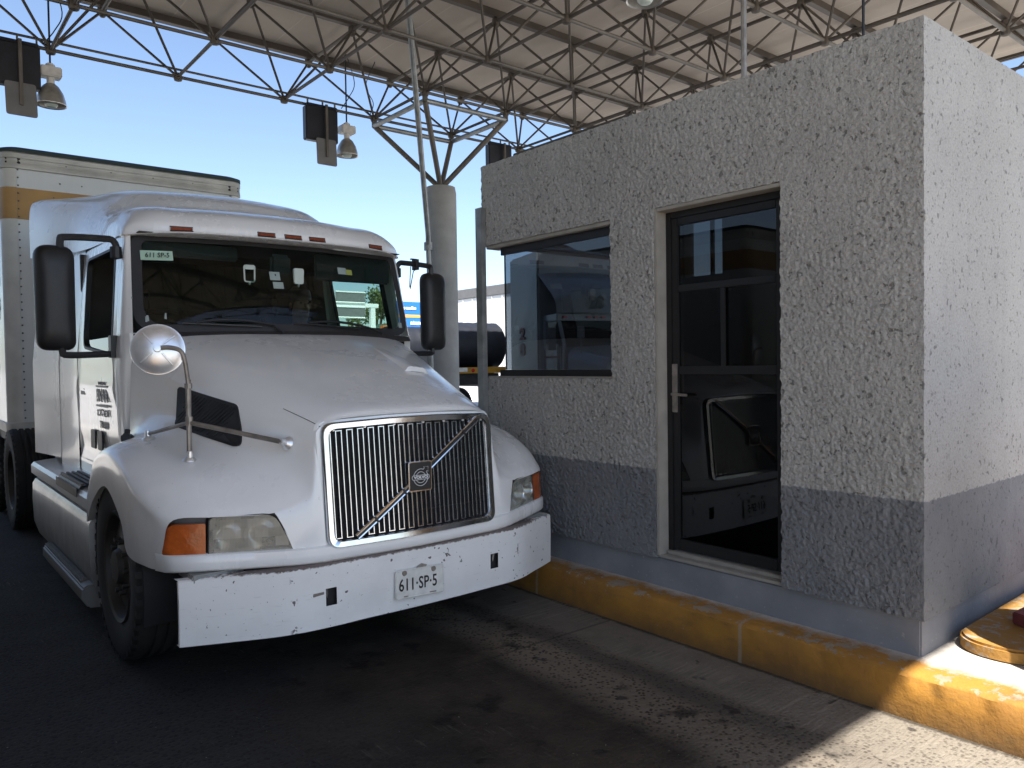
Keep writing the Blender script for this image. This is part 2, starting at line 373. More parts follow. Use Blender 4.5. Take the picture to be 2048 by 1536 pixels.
def catmull(P, k, closed=False):
    P = [np.array(p, float) for p in P]; n = len(P); out = []
    if n == 2 and not closed:
        return [P[0]*(1-t)+P[1]*t for t in np.linspace(0, 1, k+1)]
    segs = n if closed else n-1
    for i in range(segs):
        if closed: a, b, c, d = P[(i-1) % n], P[i], P[(i+1) % n], P[(i+2) % n]
        else:
            b, c = P[i], P[i+1]
            a = P[i-1] if i > 0 else 2*b-c
            d = P[i+2] if i+2 < n else 2*c-b
        for j in range(k):
            t = j/k
            out.append(.5*((2*b)+(c-a)*t+(2*a-5*b+4*c-d)*t*t+(3*b-a-3*c+d)*t**3))
    if not closed: out.append(P[-1])
    return out

class MB:
    def __init__(s): s.v = []; s.f = []
    def vv(s, p): s.v.append(tuple(float(q) for q in p)); return len(s.v)-1
    def quad(s, a, b, c, d): i = [s.vv(p) for p in (a, b, c, d)]; s.f.append(i)
    def poly(s, pts): s.f.append([s.vv(p) for p in pts])
    def box(s, x0, x1, y0, y1, z0, z1):
        i = [s.vv((x, y, z)) for x in (x0, x1) for y in (y0, y1) for z in (z0, z1)]
        for q in ((0,1,3,2),(4,6,7,5),(0,4,5,1),(2,3,7,6),(0,2,6,4),(1,5,7,3)): s.f.append([i[k] for k in q])
    def grid(s, P, cu=False, cv=False):
        n, m = len(P), len(P[0]); I = [[s.vv(p) for p in row] for row in P]
        for a in range(n if cu else n-1):
            for b in range(m if cv else m-1):
                s.f.append([I[a][b], I[(a+1) % n][b], I[(a+1) % n][(b+1) % m], I[a][(b+1) % m]])
        return I
    def loft(s, S, ku=5, kv=5):
        rows = [catmull(r, kv) for r in S]; m = len(rows[0])
        cols = [catmull([rows[i][j] for i in range(len(rows))], ku) for j in range(m)]
        P = [[cols[j][i] for j in range(m)] for i in range(len(cols[0]))]; s.grid(P); return P
    def tube(s, p0, p1, r, n=8, r1=None): s.path([p0, p1], r, n, r1=r1)
    def path(s, P, r, n=8, closed=False, r1=None, cap=True):
        P = [Vector([float(q) for q in p]) for p in P]; N = len(P); rings = []
        up = None
        for i in range(N):
            if closed: d = P[(i+1) % N]-P[i-1]
            elif i == 0: d = P[1]-P[0]
            elif i == N-1: d = P[-1]-P[-2]
            else: d = (P[i+1]-P[i]).normalized()+(P[i]-P[i-1]).normalized()
            d.normalize()
            if up is None:
                up = Vector((0, 0, 1)) if abs(d.z) < .9 else Vector((1, 0, 0))
            a = d.cross(up)
            if a.length < 1e-5: a = d.cross(Vector((.3, .9, .2)))
            a.normalize(); b = a.cross(d); up = b
            rr = r if r1 is None else r+(r1-r)*i/(N-1)
            if isinstance(r, (list, tuple)): rr = r[i]
            rings.append([P[i]+(a*math.cos(2*PI*k/n)+b*math.sin(2*PI*k/n))*rr for k in range(n)])
        I = s.grid(rings, closed, True)
        if cap and not closed: s.f.append(list(reversed(I[0]))); s.f.append(I[-1])
    def lathe(s, prof, c=(0, 0, 0), ax='Z', n=24):
        c = Vector(c); rows = []
        for (r, h) in prof:
            row = []
            for k in range(n):
                a = 2*PI*k/n; q = (r*math.cos(a), r*math.sin(a), h)
                q = {'Z': q, 'X': (q[2], q[0], q[1]), 'Y': (q[0], q[2], q[1])}[ax]
                row.append(c+Vector(q))
            rows.append(row)
        s.grid(rows, False, True)
    def prism(s, pts, ax, a, b):
        def P(u, v, w): return {'X': (w, u, v), 'Y': (u, w, v), 'Z': (u, v, w)}[ax]
        n = len(pts); A = [s.vv(P(u, v, a)) for u, v in pts]; B = [s.vv(P(u, v, b)) for u, v in pts]
        s.f.append(A); s.f.append(B[::-1])
        for i in range(n): s.f.append([A[i], A[(i+1) % n], B[(i+1) % n], B[i]])
    def mirror(s):
        n = len(s.v); s.v += [(-x, y, z) for x, y, z in s.v]; s.f += [[q+n for q in f][::-1] for f in s.f]; return s
    def build(s, name, m, parent=None, bevel=0, smooth=35, weld=True, seg=2, loc=None):
        me = bpy.data.meshes.new(name); bm = bmesh.new()
        V = [bm.verts.new(v) for v in s.v]
        for f in s.f:
            try: bm.faces.new([V[i] for i in f])
            except ValueError: pass
        if weld: bmesh.ops.remove_doubles(bm, verts=bm.verts, dist=1e-4)
        bmesh.ops.recalc_face_normals(bm, faces=bm.faces)
        if bevel:
            E = [e for e in bm.edges if len(e.link_faces) == 2 and e.calc_face_angle(0) > R(38)]
            bmesh.ops.bevel(bm, geom=E, offset=bevel, segments=seg, affect='EDGES', clamp_overlap=True)
        bm.to_mesh(me); bm.free()
        me.polygons.foreach_set('use_smooth', [True]*len(me.polygons))
        me.set_sharp_from_angle(angle=R(smooth))
        me.materials.append(MAT[m] if isinstance(m, str) else m)
        o = bpy.data.objects.new(name, me); COL.objects.link(o)
        if parent: o.parent = parent
        if loc: o.location = loc
        return o

def add_mats(o, faces_mat):      # second material on chosen polygons
    pass
def text(body, size, loc, facing, m, parent=None, name='lettering', ext=.002, rot=0, sx=1, align='CENTER', spacing=1.0, bold=0):
    cu = bpy.data.curves.new(name, 'FONT'); cu.body = body; cu.size = size; cu.align_x = align; cu.align_y = 'CENTER'; cu.extrude = ext
    cu.space_character = spacing; cu.offset = bold; cu.resolution_u = 3
    o = bpy.data.objects.new(name, cu); COL.objects.link(o)
    bpy.context.view_layer.update()
    me = bpy.data.meshes.new_from_object(o.evaluated_get(bpy.context.evaluated_depsgraph_get()))
    bpy.data.objects.remove(o); bpy.data.curves.remove(cu)
    me.materials.clear(); me.materials.append(MAT[m])
    X = {'-Y': Matrix(((1,0,0),(0,0,-1),(0,1,0))), '-X': Matrix(((0,0,-1),(-1,0,0),(0,1,0))), '+X': Matrix(((0,0,1),(1,0,0),(0,1,0)))}[facing].to_4x4()
    me.transform(Matrix.Translation(loc) @ X @ Matrix.Rotation(R(rot), 4, 'Z') @ Matrix.Diagonal((sx, 1, 1, 1)))
    o = bpy.data.objects.new(name, me); COL.objects.link(o)
    if parent: o.parent = parent
    return o

def roundpoly(P, rads, k=5):
    n = len(P); out = []
    if not isinstance(rads, (list, tuple)): rads = [rads]*n
    for i in range(n):
        p = np.array(P[i], float); a = np.array(P[i-1], float)-p; b = np.array(P[(i+1) % n], float)-p
        ra = min(rads[i], .45*np.linalg.norm(a)); rb = min(rads[i], .45*np.linalg.norm(b))
        A = p+a/np.linalg.norm(a)*ra; B = p+b/np.linalg.norm(b)*rb
        for j in range(k):
            t = j/(k-1); out.append((1-t)**2*A+2*t*(1-t)*p+t*t*B)
    return out
def subdiv_ring(P, k):
    out = []
    for i in range(len(P)):
        a, b = P[i], P[(i+1) % len(P)]
        for j in range(k): out.append(a+(b-a)*j/k)
    return out
def annulus(mb, fn, A, B, rings=3):
    rows = [[fn(*(a*(1-t)+b*t)) for a, b in zip(A, B)] for t in np.linspace(0, 1, rings+1)]
    mb.grid(rows, False, True)
def fillring(mb, fn, A, rings=6):
    c = sum(A)/len(A)
    rows = [[fn(*(c+(a-c)*t)) for a in A] for t in np.linspace(1, .02, rings+1)]
    I = mb.grid(rows, False, True); mb.f.append(I[-1])

# =================================================================== SETTING
mb = MB(); mb.box(-400, 400, -60, 900, -.3, -.012)
tag(mb.build('ground', 'ground', smooth=30), kind='structure')
mb = MB()
xs = list(np.linspace(-14, 3.42, 60)); ys = list(np.linspace(-3, 14, 50))
mb.grid([[(x, y, 0) for y in ys] for x in xs])
for e in ((-14, -8, -14, 30),): pass
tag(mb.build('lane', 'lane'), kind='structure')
mb = MB(); mb.grid([[(x, y, 0) for y in ys] for x in np.linspace(8.3, 22, 30)])
tag(mb.build('lane', 'ground'), kind='structure')

# traffic island with a broken, painted kerb
mb = MB()
Ys = np.linspace(-3.2, 13.2, 330)
rows = []
for y in Ys:
    j = lambda s, a: a*mnoise.noise(Vector((s*3.1, y*3.0, s)))+a*.6*mnoise.noise(Vector((s, y*14, 2+s)))
    e = .012 if abs(((y*.62+.04) % 1)-.5) < .006 else 0
    rows.append([(3.42+e+j(1, .006), y, -.02), (3.422+e+j(2, .009), y, .09), (3.424+e+j(3, .009), y, .192+j(4, .006)),
                 (3.440+j(5, .007), y, .206+j(6, .006)), (3.52, y, .209+j(7, .003)), (3.75, y, .21), (5.5, y, .21), (8.1, y, .21), (8.2, y, .19), (8.22, y, -.02)])
mb.grid(rows); mb.poly([rows[0][i] for i in range(10)]); mb.poly([rows[-1][i] for i in range(10)])
tag(mb.build('traffic_island', 'kerb', smooth=50), kind='structure')

# =================================================================== TOLL BOOTH
X0, Y0, Y1, XB = 3.6, 1.51, 4.754, 6.0
ZW, ZT = .39, 3.085
booth = thing('toll_booth', 'grey rough-stucco toll booth with blue-grey base band and black glass door', 'toll booth', (X0, Y0, 0))
bp = Vector((X0, Y0, 0))
def bl(x0, x1, y0, y1, z0, z1, m): m.box(x0-X0, x1-X0, y0-Y0, y1-Y0, z0, z1)
def rough(y, z, a=1):
    mod = .75+.55*mnoise.noise(Vector((y*1.7, z*1.3, 4.2)))+.35*mnoise.noise(Vector((y*4.3, z*3.1, 9.2)))
    mod *= .55+.45*min(1, max(0, (ZT-z)/.16))
    warp = Vector((mnoise.noise(Vector((y*20, z*20, 1)))*.35, mnoise.noise(Vector((y*20, z*20, 6)))*.35, 0))
    d = mnoise.voronoi(Vector((y*56, z*46, .5))+warp)[0]
    lump = max(0, 1-1.55*d[0])**.8
    d2 = mnoise.voronoi(Vector((y*29, z*24, 3.5)))[0]
    return a*max(.15, mod)*(-.0095*lump-.005*max(0, 1-1.5*d2[0])+.006+.004*mnoise.noise(Vector((y*9, z*7, 2.2))))
wall = MB()
pieces = [(1.51, 2.215, ZW, ZT), (2.215, 3.055, 2.49, ZT), (3.055, 3.41, ZW, ZT), (3.41, Y1, ZW, 1.47), (3.41, Y1, 2.478, ZT)]
ST = .0068
for (a, b, c, d) in pieces:
    ny, nz = max(2, int((b-a)/ST)), max(2, int((d-c)/ST))
    P = []
    for y in np.linspace(a, b, ny+1):
        row = []
        for z in np.linspace(c, d, nz+1):
            dx = rough(y, z); dy = .009*mnoise.noise(Vector((z*30, 5, y))) if y in (a, b) else 0
            dz = .004*mnoise.noise(Vector((y*30, 8, z))) if z in (c, d) else 0
            row.append((-.008+dx, y-Y0+dy, z+dz))
        P.append(row)
    wall.grid(P)
    # returns of the render coat at the edges of this piece
    for col in (P[0], P[-1]): wall.grid([col, [(.03, p[1], p[2]) for p in col]])
    for k in (0, -1):
        col = [r[k] for r in P]; wall.grid([col, [(.03, p[1], p[2]) for p in col]])
wf = wall.build('front_wall', 'stucco', booth, smooth=60, weld=True)
core = MB()
for (a, b, c, d) in pieces: bl(3.612, 3.735, a+.02 if a < 1.6 else a+.001, b-.001, c, d-.002, core)
core.build('wall_core', 'stucco', booth)
# smoother side wall facing the road mouth, with a doorway towards its far end
side = MB()
for (a, b, c, d) in ((3.594, 4.86, ZW, ZT), (4.86, 5.7, 2.55, ZT), (5.7, 6.0, ZW, ZT)):
    nx, nz = max(2, int((b-a)/.02)), max(2, int((d-c)/.02))
    P = [[(x-X0, -.004+.5*rough(x+9, z), z) for z in np.linspace(c, d, nz+1)] for x in np.linspace(a, b, nx+1)]
    side.grid(P)
    for col in (P[0], P[-1]): side.grid([col, [(p[0], .04, p[2]) for p in col]])
    side.grid([[r[0] for r in P], [(r[0][0], .04, r[0][2]) for r in P]]); side.grid([[r[-1] for r in P], [(r[-1][0], .04, r[-1][2]) for r in P]])
side.build('side_wall', 'stucco_side', booth, smooth=60)
m = MB()
bl(3.75, 4.86, 1.52, 1.62, ZW, ZT-.002, m); bl(4.861, 5.70, 1.52, 1.62, 2.55, ZT-.002, m); bl(5.701, 5.99, 1.52, 1.62, ZW, ZT-.002, m)
bl(5.88, 5.99, 1.621, 4.20, ZW, ZT-.002, m); bl(5.88, 5.99, 4.201, 4.62, ZW, 2.36, m); bl(5.88, 5.99, 4.201, 4.62, 2.88, ZT-.002, m); bl(5.88, 5.99, 4.621, 4.74, ZW, ZT-.002, m); bl(5.92, 5.95, 4.33, 4.36, 2.361, 2.879, m)
bl(3.736, 5.879, 4.64, 4.75, ZW, 1.46, m); bl(3.736, 5.879, 4.64, 4.75, 2.48, ZT-.002, m); bl(5.4, 5.879, 4.64, 4.75, 1.461, 2.479, m)
bl(3.736, 5.879, 1.621, 4.639, ZW-.1, ZW+.012, m)
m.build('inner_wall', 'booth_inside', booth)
m = MB(); bl(5.991, 6.02, 1.53, 4.20, ZW, ZT-.01, m); bl(5.991, 6.02, 4.201, 4.62, ZW, 2.36, m); bl(5.991, 6.02, 4.201, 4.62, 2.88, ZT-.01, m); bl(5.991, 6.02, 4.621, 4.73, ZW, ZT-.01, m)
bl(3.62, 5.98, 4.751, 4.78, ZW, 1.46, m); bl(3.62, 5.98, 4.751, 4.78, 2.48, ZT-.01, m); bl(5.4, 5.98, 4.751, 4.78, 1.461, 2.479, m); m.build('outer_wall', 'stucco_side', booth)
m = MB(); bl(3.61, 5.99, 1.52, 4.745, 2.98, 3.05, m); m.build('roof', 'plinth', booth)
m = MB(); bl(3.80, 5.9, 3.42, 4.62, 3.12, 3.19, m); m.build('roof_slab', 'strut_dark', booth, .006)
m = MB(); bl(3.63, 5.97, 1.535, 4.735, .17, ZW-.001, m); m.build('plinth', 'plinth', booth, .008)
# doorway: jamb lining, step, door leaf
m = MB(); bl(3.597, 3.735, 3.035, 3.0545, .405, 2.49, m); bl(3.597, 3.735, 2.216, 3.034, 2.468, 2.489, m); m.build('door_jamb', 'jamb', booth, .003)
m = MB(); bl(3.615, 3.74, 2.216, 3.054, .3905, .408, m); bl(3.66, 3.74, 2.24, 3.03, .409, .43, m); m.build('door_sill', 'jamb', booth, .003)
m = MB(); bl(3.682, 3.732, 2.998, 3.034, .43, 2.467, m); bl(3.682, 3.732, 2.217, 2.253, .43, 2.467, m); bl(3.682, 3.732, 2.254, 2.997, 2.43, 2.467, m)
m.build('door_frame', 'door_black', booth, .002)
door = MB()
for q in ((2.955, 2.996, .44, 2.428), (2.256, 2.298, .44, 2.428), (2.299, 2.954, .44, .505), (2.299, 2.954, 2.385, 2.428), (2.299, 2.954, 1.99, 2.03), (2.299, 2.954, 1.50, 1.545)):
    bl(3.69, 3.725, *q[:2], *q[2:], door)
bl(3.686, 3.70, 2.62, 2.650, 1.546, 1.989, door)
dr = door.build('door', 'door_black', booth, .003)
m = MB()
for z0, z1 in ((.506, 1.499), (1.546, 1.989), (2.031, 2.384)): bl(3.705, 3.709, 2.299, 2.954, z0, z1, m)
m.build('door_glass', 'door_glass', dr)
m = MB(); bl(3.676, 3.689, 2.958, 2.992, 1.27, 1.56, m); m.tube((3.66-X0, 2.975-Y0, 1.38), (3.689-X0, 2.975-Y0, 1.38), .009)
m.tube((3.66-X0, 2.985-Y0, 1.38), (3.66-X0, 2.87-Y0, 1.375), .009); m.tube((3.668-X0, 2.975-Y0, 1.50), (3.689-X0, 2.975-Y0, 1.50), .013)
m.build('door_handle', 'pole_steel', dr, .002)
# window with reveal, dark frame and one big tinted pane that stops short of the corner
m = MB(); bl(3.606, 3.735, 3.4115, 4.72, 2.452, 2.477, m); m.build('window_lintel', 'jamb', booth, .003)
m = MB(); bl(3.606, 3.735, 3.4115, 4.72, 1.4705, 1.483, m); m.build('window_sill', 'jamb', booth, .003)
m = MB(); bl(3.650, 3.675, 3.412, 4.60, 2.395, 2.451, m); bl(3.645, 3.68, 3.412, 4.62, 1.484, 1.53, m); bl(3.655, 3.672, 3.412, 3.42, 1.531, 2.394, m)
wfm = m.build('window_frame', 'door_black', booth, .002)
m = MB(); bl(3.66, 3.666, 3.421, 4.56, 1.531, 2.394, m); m.build('window_pane', 'booth_glass', wfm)
m = MB(); bl(3.658, 3.668, 4.5605, 4.568, 1.531, 2.394, m); m.build('pane_edge', 'black_plastic', wfm)
# steel angle up the far corner
m = MB(); bl(3.545, 3.590, 4.70, 4.775, .25, 2.765, m); bl(3.5905, 3.62, 4.757, 4.775, .25, 2.765, m); m.build('corner_post', 'steel', booth, .003)
# desk and stool inside: what one can make out through the tinted pane
m = MB(); bl(3.76, 4.4, 3.45, 4.55, 1.12, 1.16, m); bl(4.36, 4.4, 3.5, 4.5, .405, 1.119, m); m.build('desk', 'dash', booth, .004)

# raised yellow pad and red block on the island
m = MB(); P = [(3.93, 1.50), (3.83, 1.40), (3.83, 1.22), (3.95, 1.12), (6.0, 1.05), (6.0, 1.52)]
m.prism([tuple(q) for q in roundpoly(P, .09, 6)], 'Z', .205, .275); tag(m.build('raised_pad', 'pad', None, .012), 'low yellow-painted concrete pad beside the side wall of the booth', 'concrete pad')
m = MB(); m.prism([(4.22, 1.36), (4.12, 1.12), (5.6, .98), (5.6, 1.30)], 'Z', .276, .335)
tag(m.build('painted_block', 'red_block', None, .006), 'dark red painted block lying on the yellow pad', 'block')
# squat unseen post added on the island to cast a shadow on the pad
m = MB(); m.lathe([(0, 1.55), (.2, 1.53), (.30, 1.45), (.33, 1.3), (.33, .205)], (3.93, .66, 0), 'Z', 28)
tag(m.build('shadow_bollard', 'pad'), 'unseen yellow concrete post added on the island to cast the shadow on the pad', 'shadow_bollard')

# =================================================================== CANOPY
ST_ = 1.488; ZL, ZU = 5.5, 6.5
XL = [1.70+ST_*k for k in range(-17, 9)]; YL = [10.95-ST_*k for k in range(9)]
XU = [XL[0]-ST_/2+ST_*k for k in range(len(XL)+1)]; YU = [11.70-ST_*k for k in range(10)]
can = thing('canopy', 'wide flat toll plaza canopy carried on a steel tube space frame', 'canopy', (0, 4.2, ZL))
cp = Vector((0, 4.2, ZL))
def C_(p): return (p[0], p[1]-4.2, p[2]-ZL)
m = MB(); xa, xb, ya, yb = XU[0]-.2, XU[-1]+.45, YU[-1]-.06, YU[0]+.12
nseg = 60
m.box(xa, xb, ya-4.2, yb-4.2, 1.10, 1.16)
m.build('roof_deck', 'deck', can)
m = MB(); m.box(xa-.02, xb+.02, yb-4.198, yb-4.14, 1.05, 1.24); m.box(xa-.02, xb+.02, ya-4.26, ya-4.202, 1.05, 1.24); m.box(xb+.002, xb+.05, ya-4.2, yb-4.2, 1.05, 1.24); m.box(xa-.05, xa-.002, ya-4.2, yb-4.2, 1.05, 1.24)
m.build('fascia', 'strut_dark', can)
for y in YU:
    m = MB(); m.box(xa+.1, xb-.1, y-4.2-.042, y-4.2+.042, 1.0, 1.096); m.build('purlin', 'strut_dark', can)
for x in XU:
    m = MB(); m.tube(C_((x, ya+.1, ZU-.06)), C_((x, yb-.1, ZU-.06)), .028, 8); m.build('upper_chord', 'strut_dark', can)
for y in YL:
    m = MB(); m.tube(C_((XL[0], y, ZL)), C_((XL[-1], y, ZL)), .0235, 8); m.build('lower_chord', 'strut', can)
for x in XL:
    m = MB(); m.tube(C_((x, YL[-1], ZL)), C_((x, YL[0], ZL)), .022, 8); m.build('lower_chord', 'strut_dark', can)
# joints
m = MB()
for x in XL:
    for y in YL: m.lathe([(0, .06), (.05, .045), (.065, 0), (.05, -.05), (0, -.065)], C_((x, y, ZL)), 'Z', 8)
for x in XU:
    for y in YU: m.lathe([(0, .05), (.06, .03), (.06, -.05), (.03, -.09), (0, -.1)], C_((x, y, ZU-.05)), 'Z', 8)
tag(m.build('joint', 'strut_dark', can), kind='stuff')
camp = Vector((0, 0, CAM_H)); diag = []
for i, x in enumerate(XL):
    for j, y in enumerate(YL):
        for dx in (0, 1):
            for dy in (0, 1):
                a, b = Vector((x, y, ZL)), Vector((XU[i+dx], YU[j+dy], ZU-.06))
                mid = (a+b)/2-camp; dep = mid.dot(F)
                vis = dep > .5 and abs(mid.dot(RR)/dep) < .68 and -.1 < mid.dot(UU)/dep < .52
                diag.append((dep if vis else 1e6+mid.length, a, b))
diag.sort(key=lambda q: q[0])
for d, a, b in diag[:100]:
    m = MB(); m.tube(C_(a), C_(b), .0175, 7); m.build('diagonal_strut', 'strut_dark', can)
m = MB()
for d, a, b in diag[100:]: m.tube(C_(a), C_(b), .0175, 6)
tag(m.build('diagonal_strut', 'strut_dark', can, weld=False), kind='stuff')
# thin cable along the edge chord
m = MB(); m.tube(C_((XL[0], 10.98, ZL+.11)), C_((XL[-1], 10.98, ZL+.11)), .016, 6); m.build('edge_cable', 'strut', can)
for x, dx in ((1.72, .3), (5.7, .35), (6.2, -.4)):
    m = MB(); m.path(catmull([C_((x, 10.95, 6.4)), C_((x+dx*.4, 10.97, 6.0)), C_((x+dx*.1, 10.96, 5.75)), C_((x-.1, 10.96, 5.55))], 5), .007, 5); m.build('loose_cable', 'black_plastic', can)

# column with its inverted steel pyramid
CX, CY = 6.91, 10.2
colm = thing('canopy_column', 'round pale concrete column topped by an inverted steel pyramid', 'column', (CX, CY, .2))
m = MB(); m.lathe([(.0, 0), (.2425, 0), (.2425, 4.07), (.23, 4.13), (.225, 4.165), (0, 4.17)], (0, 0, 0), 'Z', 40); m.build('shaft', 'concrete_col', colm, smooth=40)
top = (0, 0, 4.45); sq = [(XL[k]-CX, YL[j]-CY, 5.18) for k, j in ((20, 0), (21, 0), (21, 1), (20, 1))]
for p in sq:
    m = MB(); m.tube((0, 0, 4.15), p, .042, 10); m.build('raking_strut', 'strut', colm)
    m = MB(); m.tube((p[0], p[1], p[2]-.02), (p[0], p[1], 5.27), .04, 8); m.build('stub_post', 'strut', colm)
for i in range(4):
    m = MB(); m.tube(sq[i], sq[(i+1) % 4], .038, 10); m.build('ring_tube', 'steel', colm)

# conduits
cd = MB(); cd.path([(6.55, 10.02, .22), (6.55, 10.02, 2.9), (6.545, 10.03, 3.38), (6.48, 9.93, 3.55), (5.28, 8.48, 6.36)], .04, 10)
cdt = thing('conduit_pipe', 'slanting grey conduit from the canopy to the concrete column', 'pipe', (0, 0, 0)); cd.build('pipe', 'steel', cdt)
m = MB(); m.lathe([(.03, 0), (.066, 0), (.066, .12), (.03, .12)], (6.545, 10.03, 3.33), 'Z', 12); m.build('coupling', 'steel', cdt)
m = MB(); m.tube((4.2, 2.83, 3.04), (4.2, 2.83, 6.55), .018, 8)
tag(m.build('conduit_pipe', 'pole_steel'), 'thin vertical conduit rising from the booth roof to the canopy', 'pipe')
m = MB(); m.tube((4.5, 2.225, 3.04), (4.5, 2.225, 6.55), .009, 6)
tag(m.build('hanging_cable', 'black_plastic'), 'dark cable dropping from the canopy above the booth corner', 'cable')

# pendant lamps
def lamp(x, y, zb, ztop, label):
    t = thing('pendant_lamp', label, 'lamp', (x, y, zb), group='lamps hanging from the canopy')
    m = MB(); m.tube((0, 0, .50), (0, 0, ztop-zb), .012, 6); m.build('hanger_rod', 'black_plastic', t)
    m = MB(); m.box(-.115, .115, -.09, .09, .36, .48); m.lathe([(.0, .53), (.05, .53), (.06, .482)], (0, 0, 0), 'Z', 12); m.lathe([(.045, .36), (.045, .28)], (0, 0, 0), 'Z', 12); m.build('housing', 'housing', t, .012)
    m = MB(); m.lathe([(.05, .285), (.09, .25), (.135, .17), (.16, .08), (.165, .035), (.172, .03), (.17, .022), (.158, .032), (.15, .08), (.125, .165), (.08, .235), (0, .25)], (0, 0, 0), 'Z', 32); m.build('reflector', 'reflector', t)
    m = MB(); m.lathe([(0, -.01), (.05, .0), (.075, .03), (.07, .12), (0, .16)], (0, 0, 0), 'Z', 16); m.build('lens', 'tag_white', t)
    return t
lamp(1.69, 10.95, 4.80, 6.4, 'bell-shaped lamp hanging at far left over the trailer')
lamp(5.68, 10.95, 4.81, 6.4, 'bell-shaped lamp hanging between truck roof and concrete column')
lamp(5.38, 4.64, 4.78, 6.4, 'lamp over the booth roof, only its lens in view')

# lane signals seen from behind
def signal(x0, label):
    t = thing('lane_signal', label, 'signal sign', (x0, 10.9, 4.6), group='lane signals along the canopy edge')
    m = MB(); m.box(.0, .52, -.05, .07, .36, .86); m.box(.01, .51, -.07, .02, .861, .90); m.build('signal_box', 'signal_dark', t, .012)
    m = MB(); m.prism([tuple(p) for p in roundpoly([(.15, 0), (.47, 0), (.46, .39), (.14, .39)], .03, 4)], 'Y', -.095, -.080); m.build('sign_plate', 'sign_grey', t)
    m = MB(); m.box(.285, .325, -.125, -.096, .12, .9); m.build('mounting_strap', 'strut', t, .004)
    m = MB()
    for xx in (.04, .28, .48): m.box(xx, xx+.02, -.02, .0, .90, .99)
    m.build('hook', 'strut', t)
    return t
signal(4.965, 'dark lane signal with hanging grey plate left of the middle lamp')
signal(1.055, 'dark lane signal with hanging grey plate left of the far-left lamp')
signal(8.39, 'dark lane signal just showing above the booth wall corner')

# =================================================================== THE WHITE SEMI TRUCK
TX, TY = 2.18, 3.49
truck = thing('semi_truck', 'white bonneted semi truck with chrome grille and dented white bumper', 'truck', (TX, TY, 0))

def hx(z): return 1.05 if z < 1.65 else 1.05-(z-1.65)*.10
# hood with its two fenders: one moulded shell, lofted front to back
HS = [
 [(0,.030,1.325),(.27,.036,1.322),(.45,.046,1.308),(.538,.062,1.25),(.556,.055,1.08),(.60,.058,.945),(.74,.105,.876),(.98,.215,.872),(1.145,.315,.866),(1.178,.36,.76),(1.185,.385,.62)],
 [(0,.11,1.372),(.28,.11,1.368),(.46,.12,1.345),(.566,.15,1.275),(.600,.16,1.11),(.665,.17,.992),(.79,.20,.932),(1.0,.29,.930),(1.17,.39,.912),(1.215,.45,.78),(1.225,.50,.625)],
 [(0,.42,1.482),(.30,.42,1.474),(.52,.42,1.44),(.648,.43,1.355),(.705,.44,1.21),(.785,.44,1.095),(.90,.45,1.052),(1.07,.50,1.045),(1.215,.56,1.005),(1.257,.62,.86),(1.262,.70,.655)],
 [(0,.80,1.615),(.33,.80,1.605),(.59,.80,1.560),(.745,.80,1.465),(.81,.80,1.315),(.875,.80,1.185),(.96,.80,1.145),(1.10,.80,1.142),(1.225,.81,1.105),(1.265,.80,.98),(1.268,.80,.81)],
 [(0,1.13,1.715),(.36,1.13,1.705),(.67,1.13,1.655),(.83,1.13,1.56),(.89,1.13,1.40),(.93,1.13,1.262),(1.0,1.13,1.195),(1.12,1.13,1.188),(1.232,1.13,1.15),(1.267,1.13,1.04),(1.268,1.13,.945)],
 [(0,1.34,1.775),(.40,1.36,1.765),(.75,1.40,1.725),(.92,1.44,1.64),(.965,1.45,1.47),(.985,1.45,1.31),(1.03,1.43,1.185),(1.13,1.43,1.145),(1.23,1.44,1.085),(1.264,1.45,.96),(1.266,1.47,.83)],
 [(0,1.47,1.80),(.42,1.50,1.797),(.80,1.575,1.77),(.975,1.655,1.69),(1.005,1.66,1.50),(1.012,1.66,1.33),(1.04,1.63,1.13),(1.13,1.62,1.06),(1.222,1.66,.96),(1.252,1.72,.82),(1.255,1.73,.66)],
]
for i_, row in enumerate(HS):
    x8, y8, z8 = row[8]; x9, y9, z9 = row[9]
    if 0 < i_ < 6: row[8] = (x8+.016, y8, z8-.004); row[9] = (x9, y9, min(z9+.05, z8-.075)); row[5] = (row[5][0]-.012, row[5][1], row[5][2]+.03); row[6] = (row[6][0], row[6][1], row[6][2]+.012)
m = MB(); HP = m.loft(HS, 7, 6)
Ee = [np.array(p) for p in HP[0][20:37]]; nE = len(Ee)
Bb = [np.array((.522, .010, .695))*(1-t)+np.array((.672, .052, .695))*t for t in np.linspace(0, 1, nE)]
nV = 14
Le = catmull([Ee[0], (.533,.040,1.06), (.526,.022,.88), Bb[0]], 5); Re = catmull([Ee[-1], (.722,.090,.84), (.688,.064,.745), Bb[-1]], 5)
def along(P, t): i = min(int(t*(len(P)-1)), len(P)-2); f = t*(len(P)-1)-i; return P[i]*(1-f)+P[i+1]*f
rows = []
for jv in range(nV+1):
    v = jv/nV; row = []
    for iu in range(nE):
        u = iu/(nE-1)
        p = (1-v)*Ee[iu]+v*Bb[iu]+(1-u)*along(Le, v)+u*along(Re, v)-((1-u)*(1-v)*Ee[0]+u*(1-v)*Ee[-1]+(1-u)*v*Bb[0]+u*v*Bb[-1])
        p = p+np.array((0, -.012*math.sin(PI*v)*math.sin(PI*u), 0)); row.append(p)
    rows.append(row)
m.grid(rows); m.mirror()
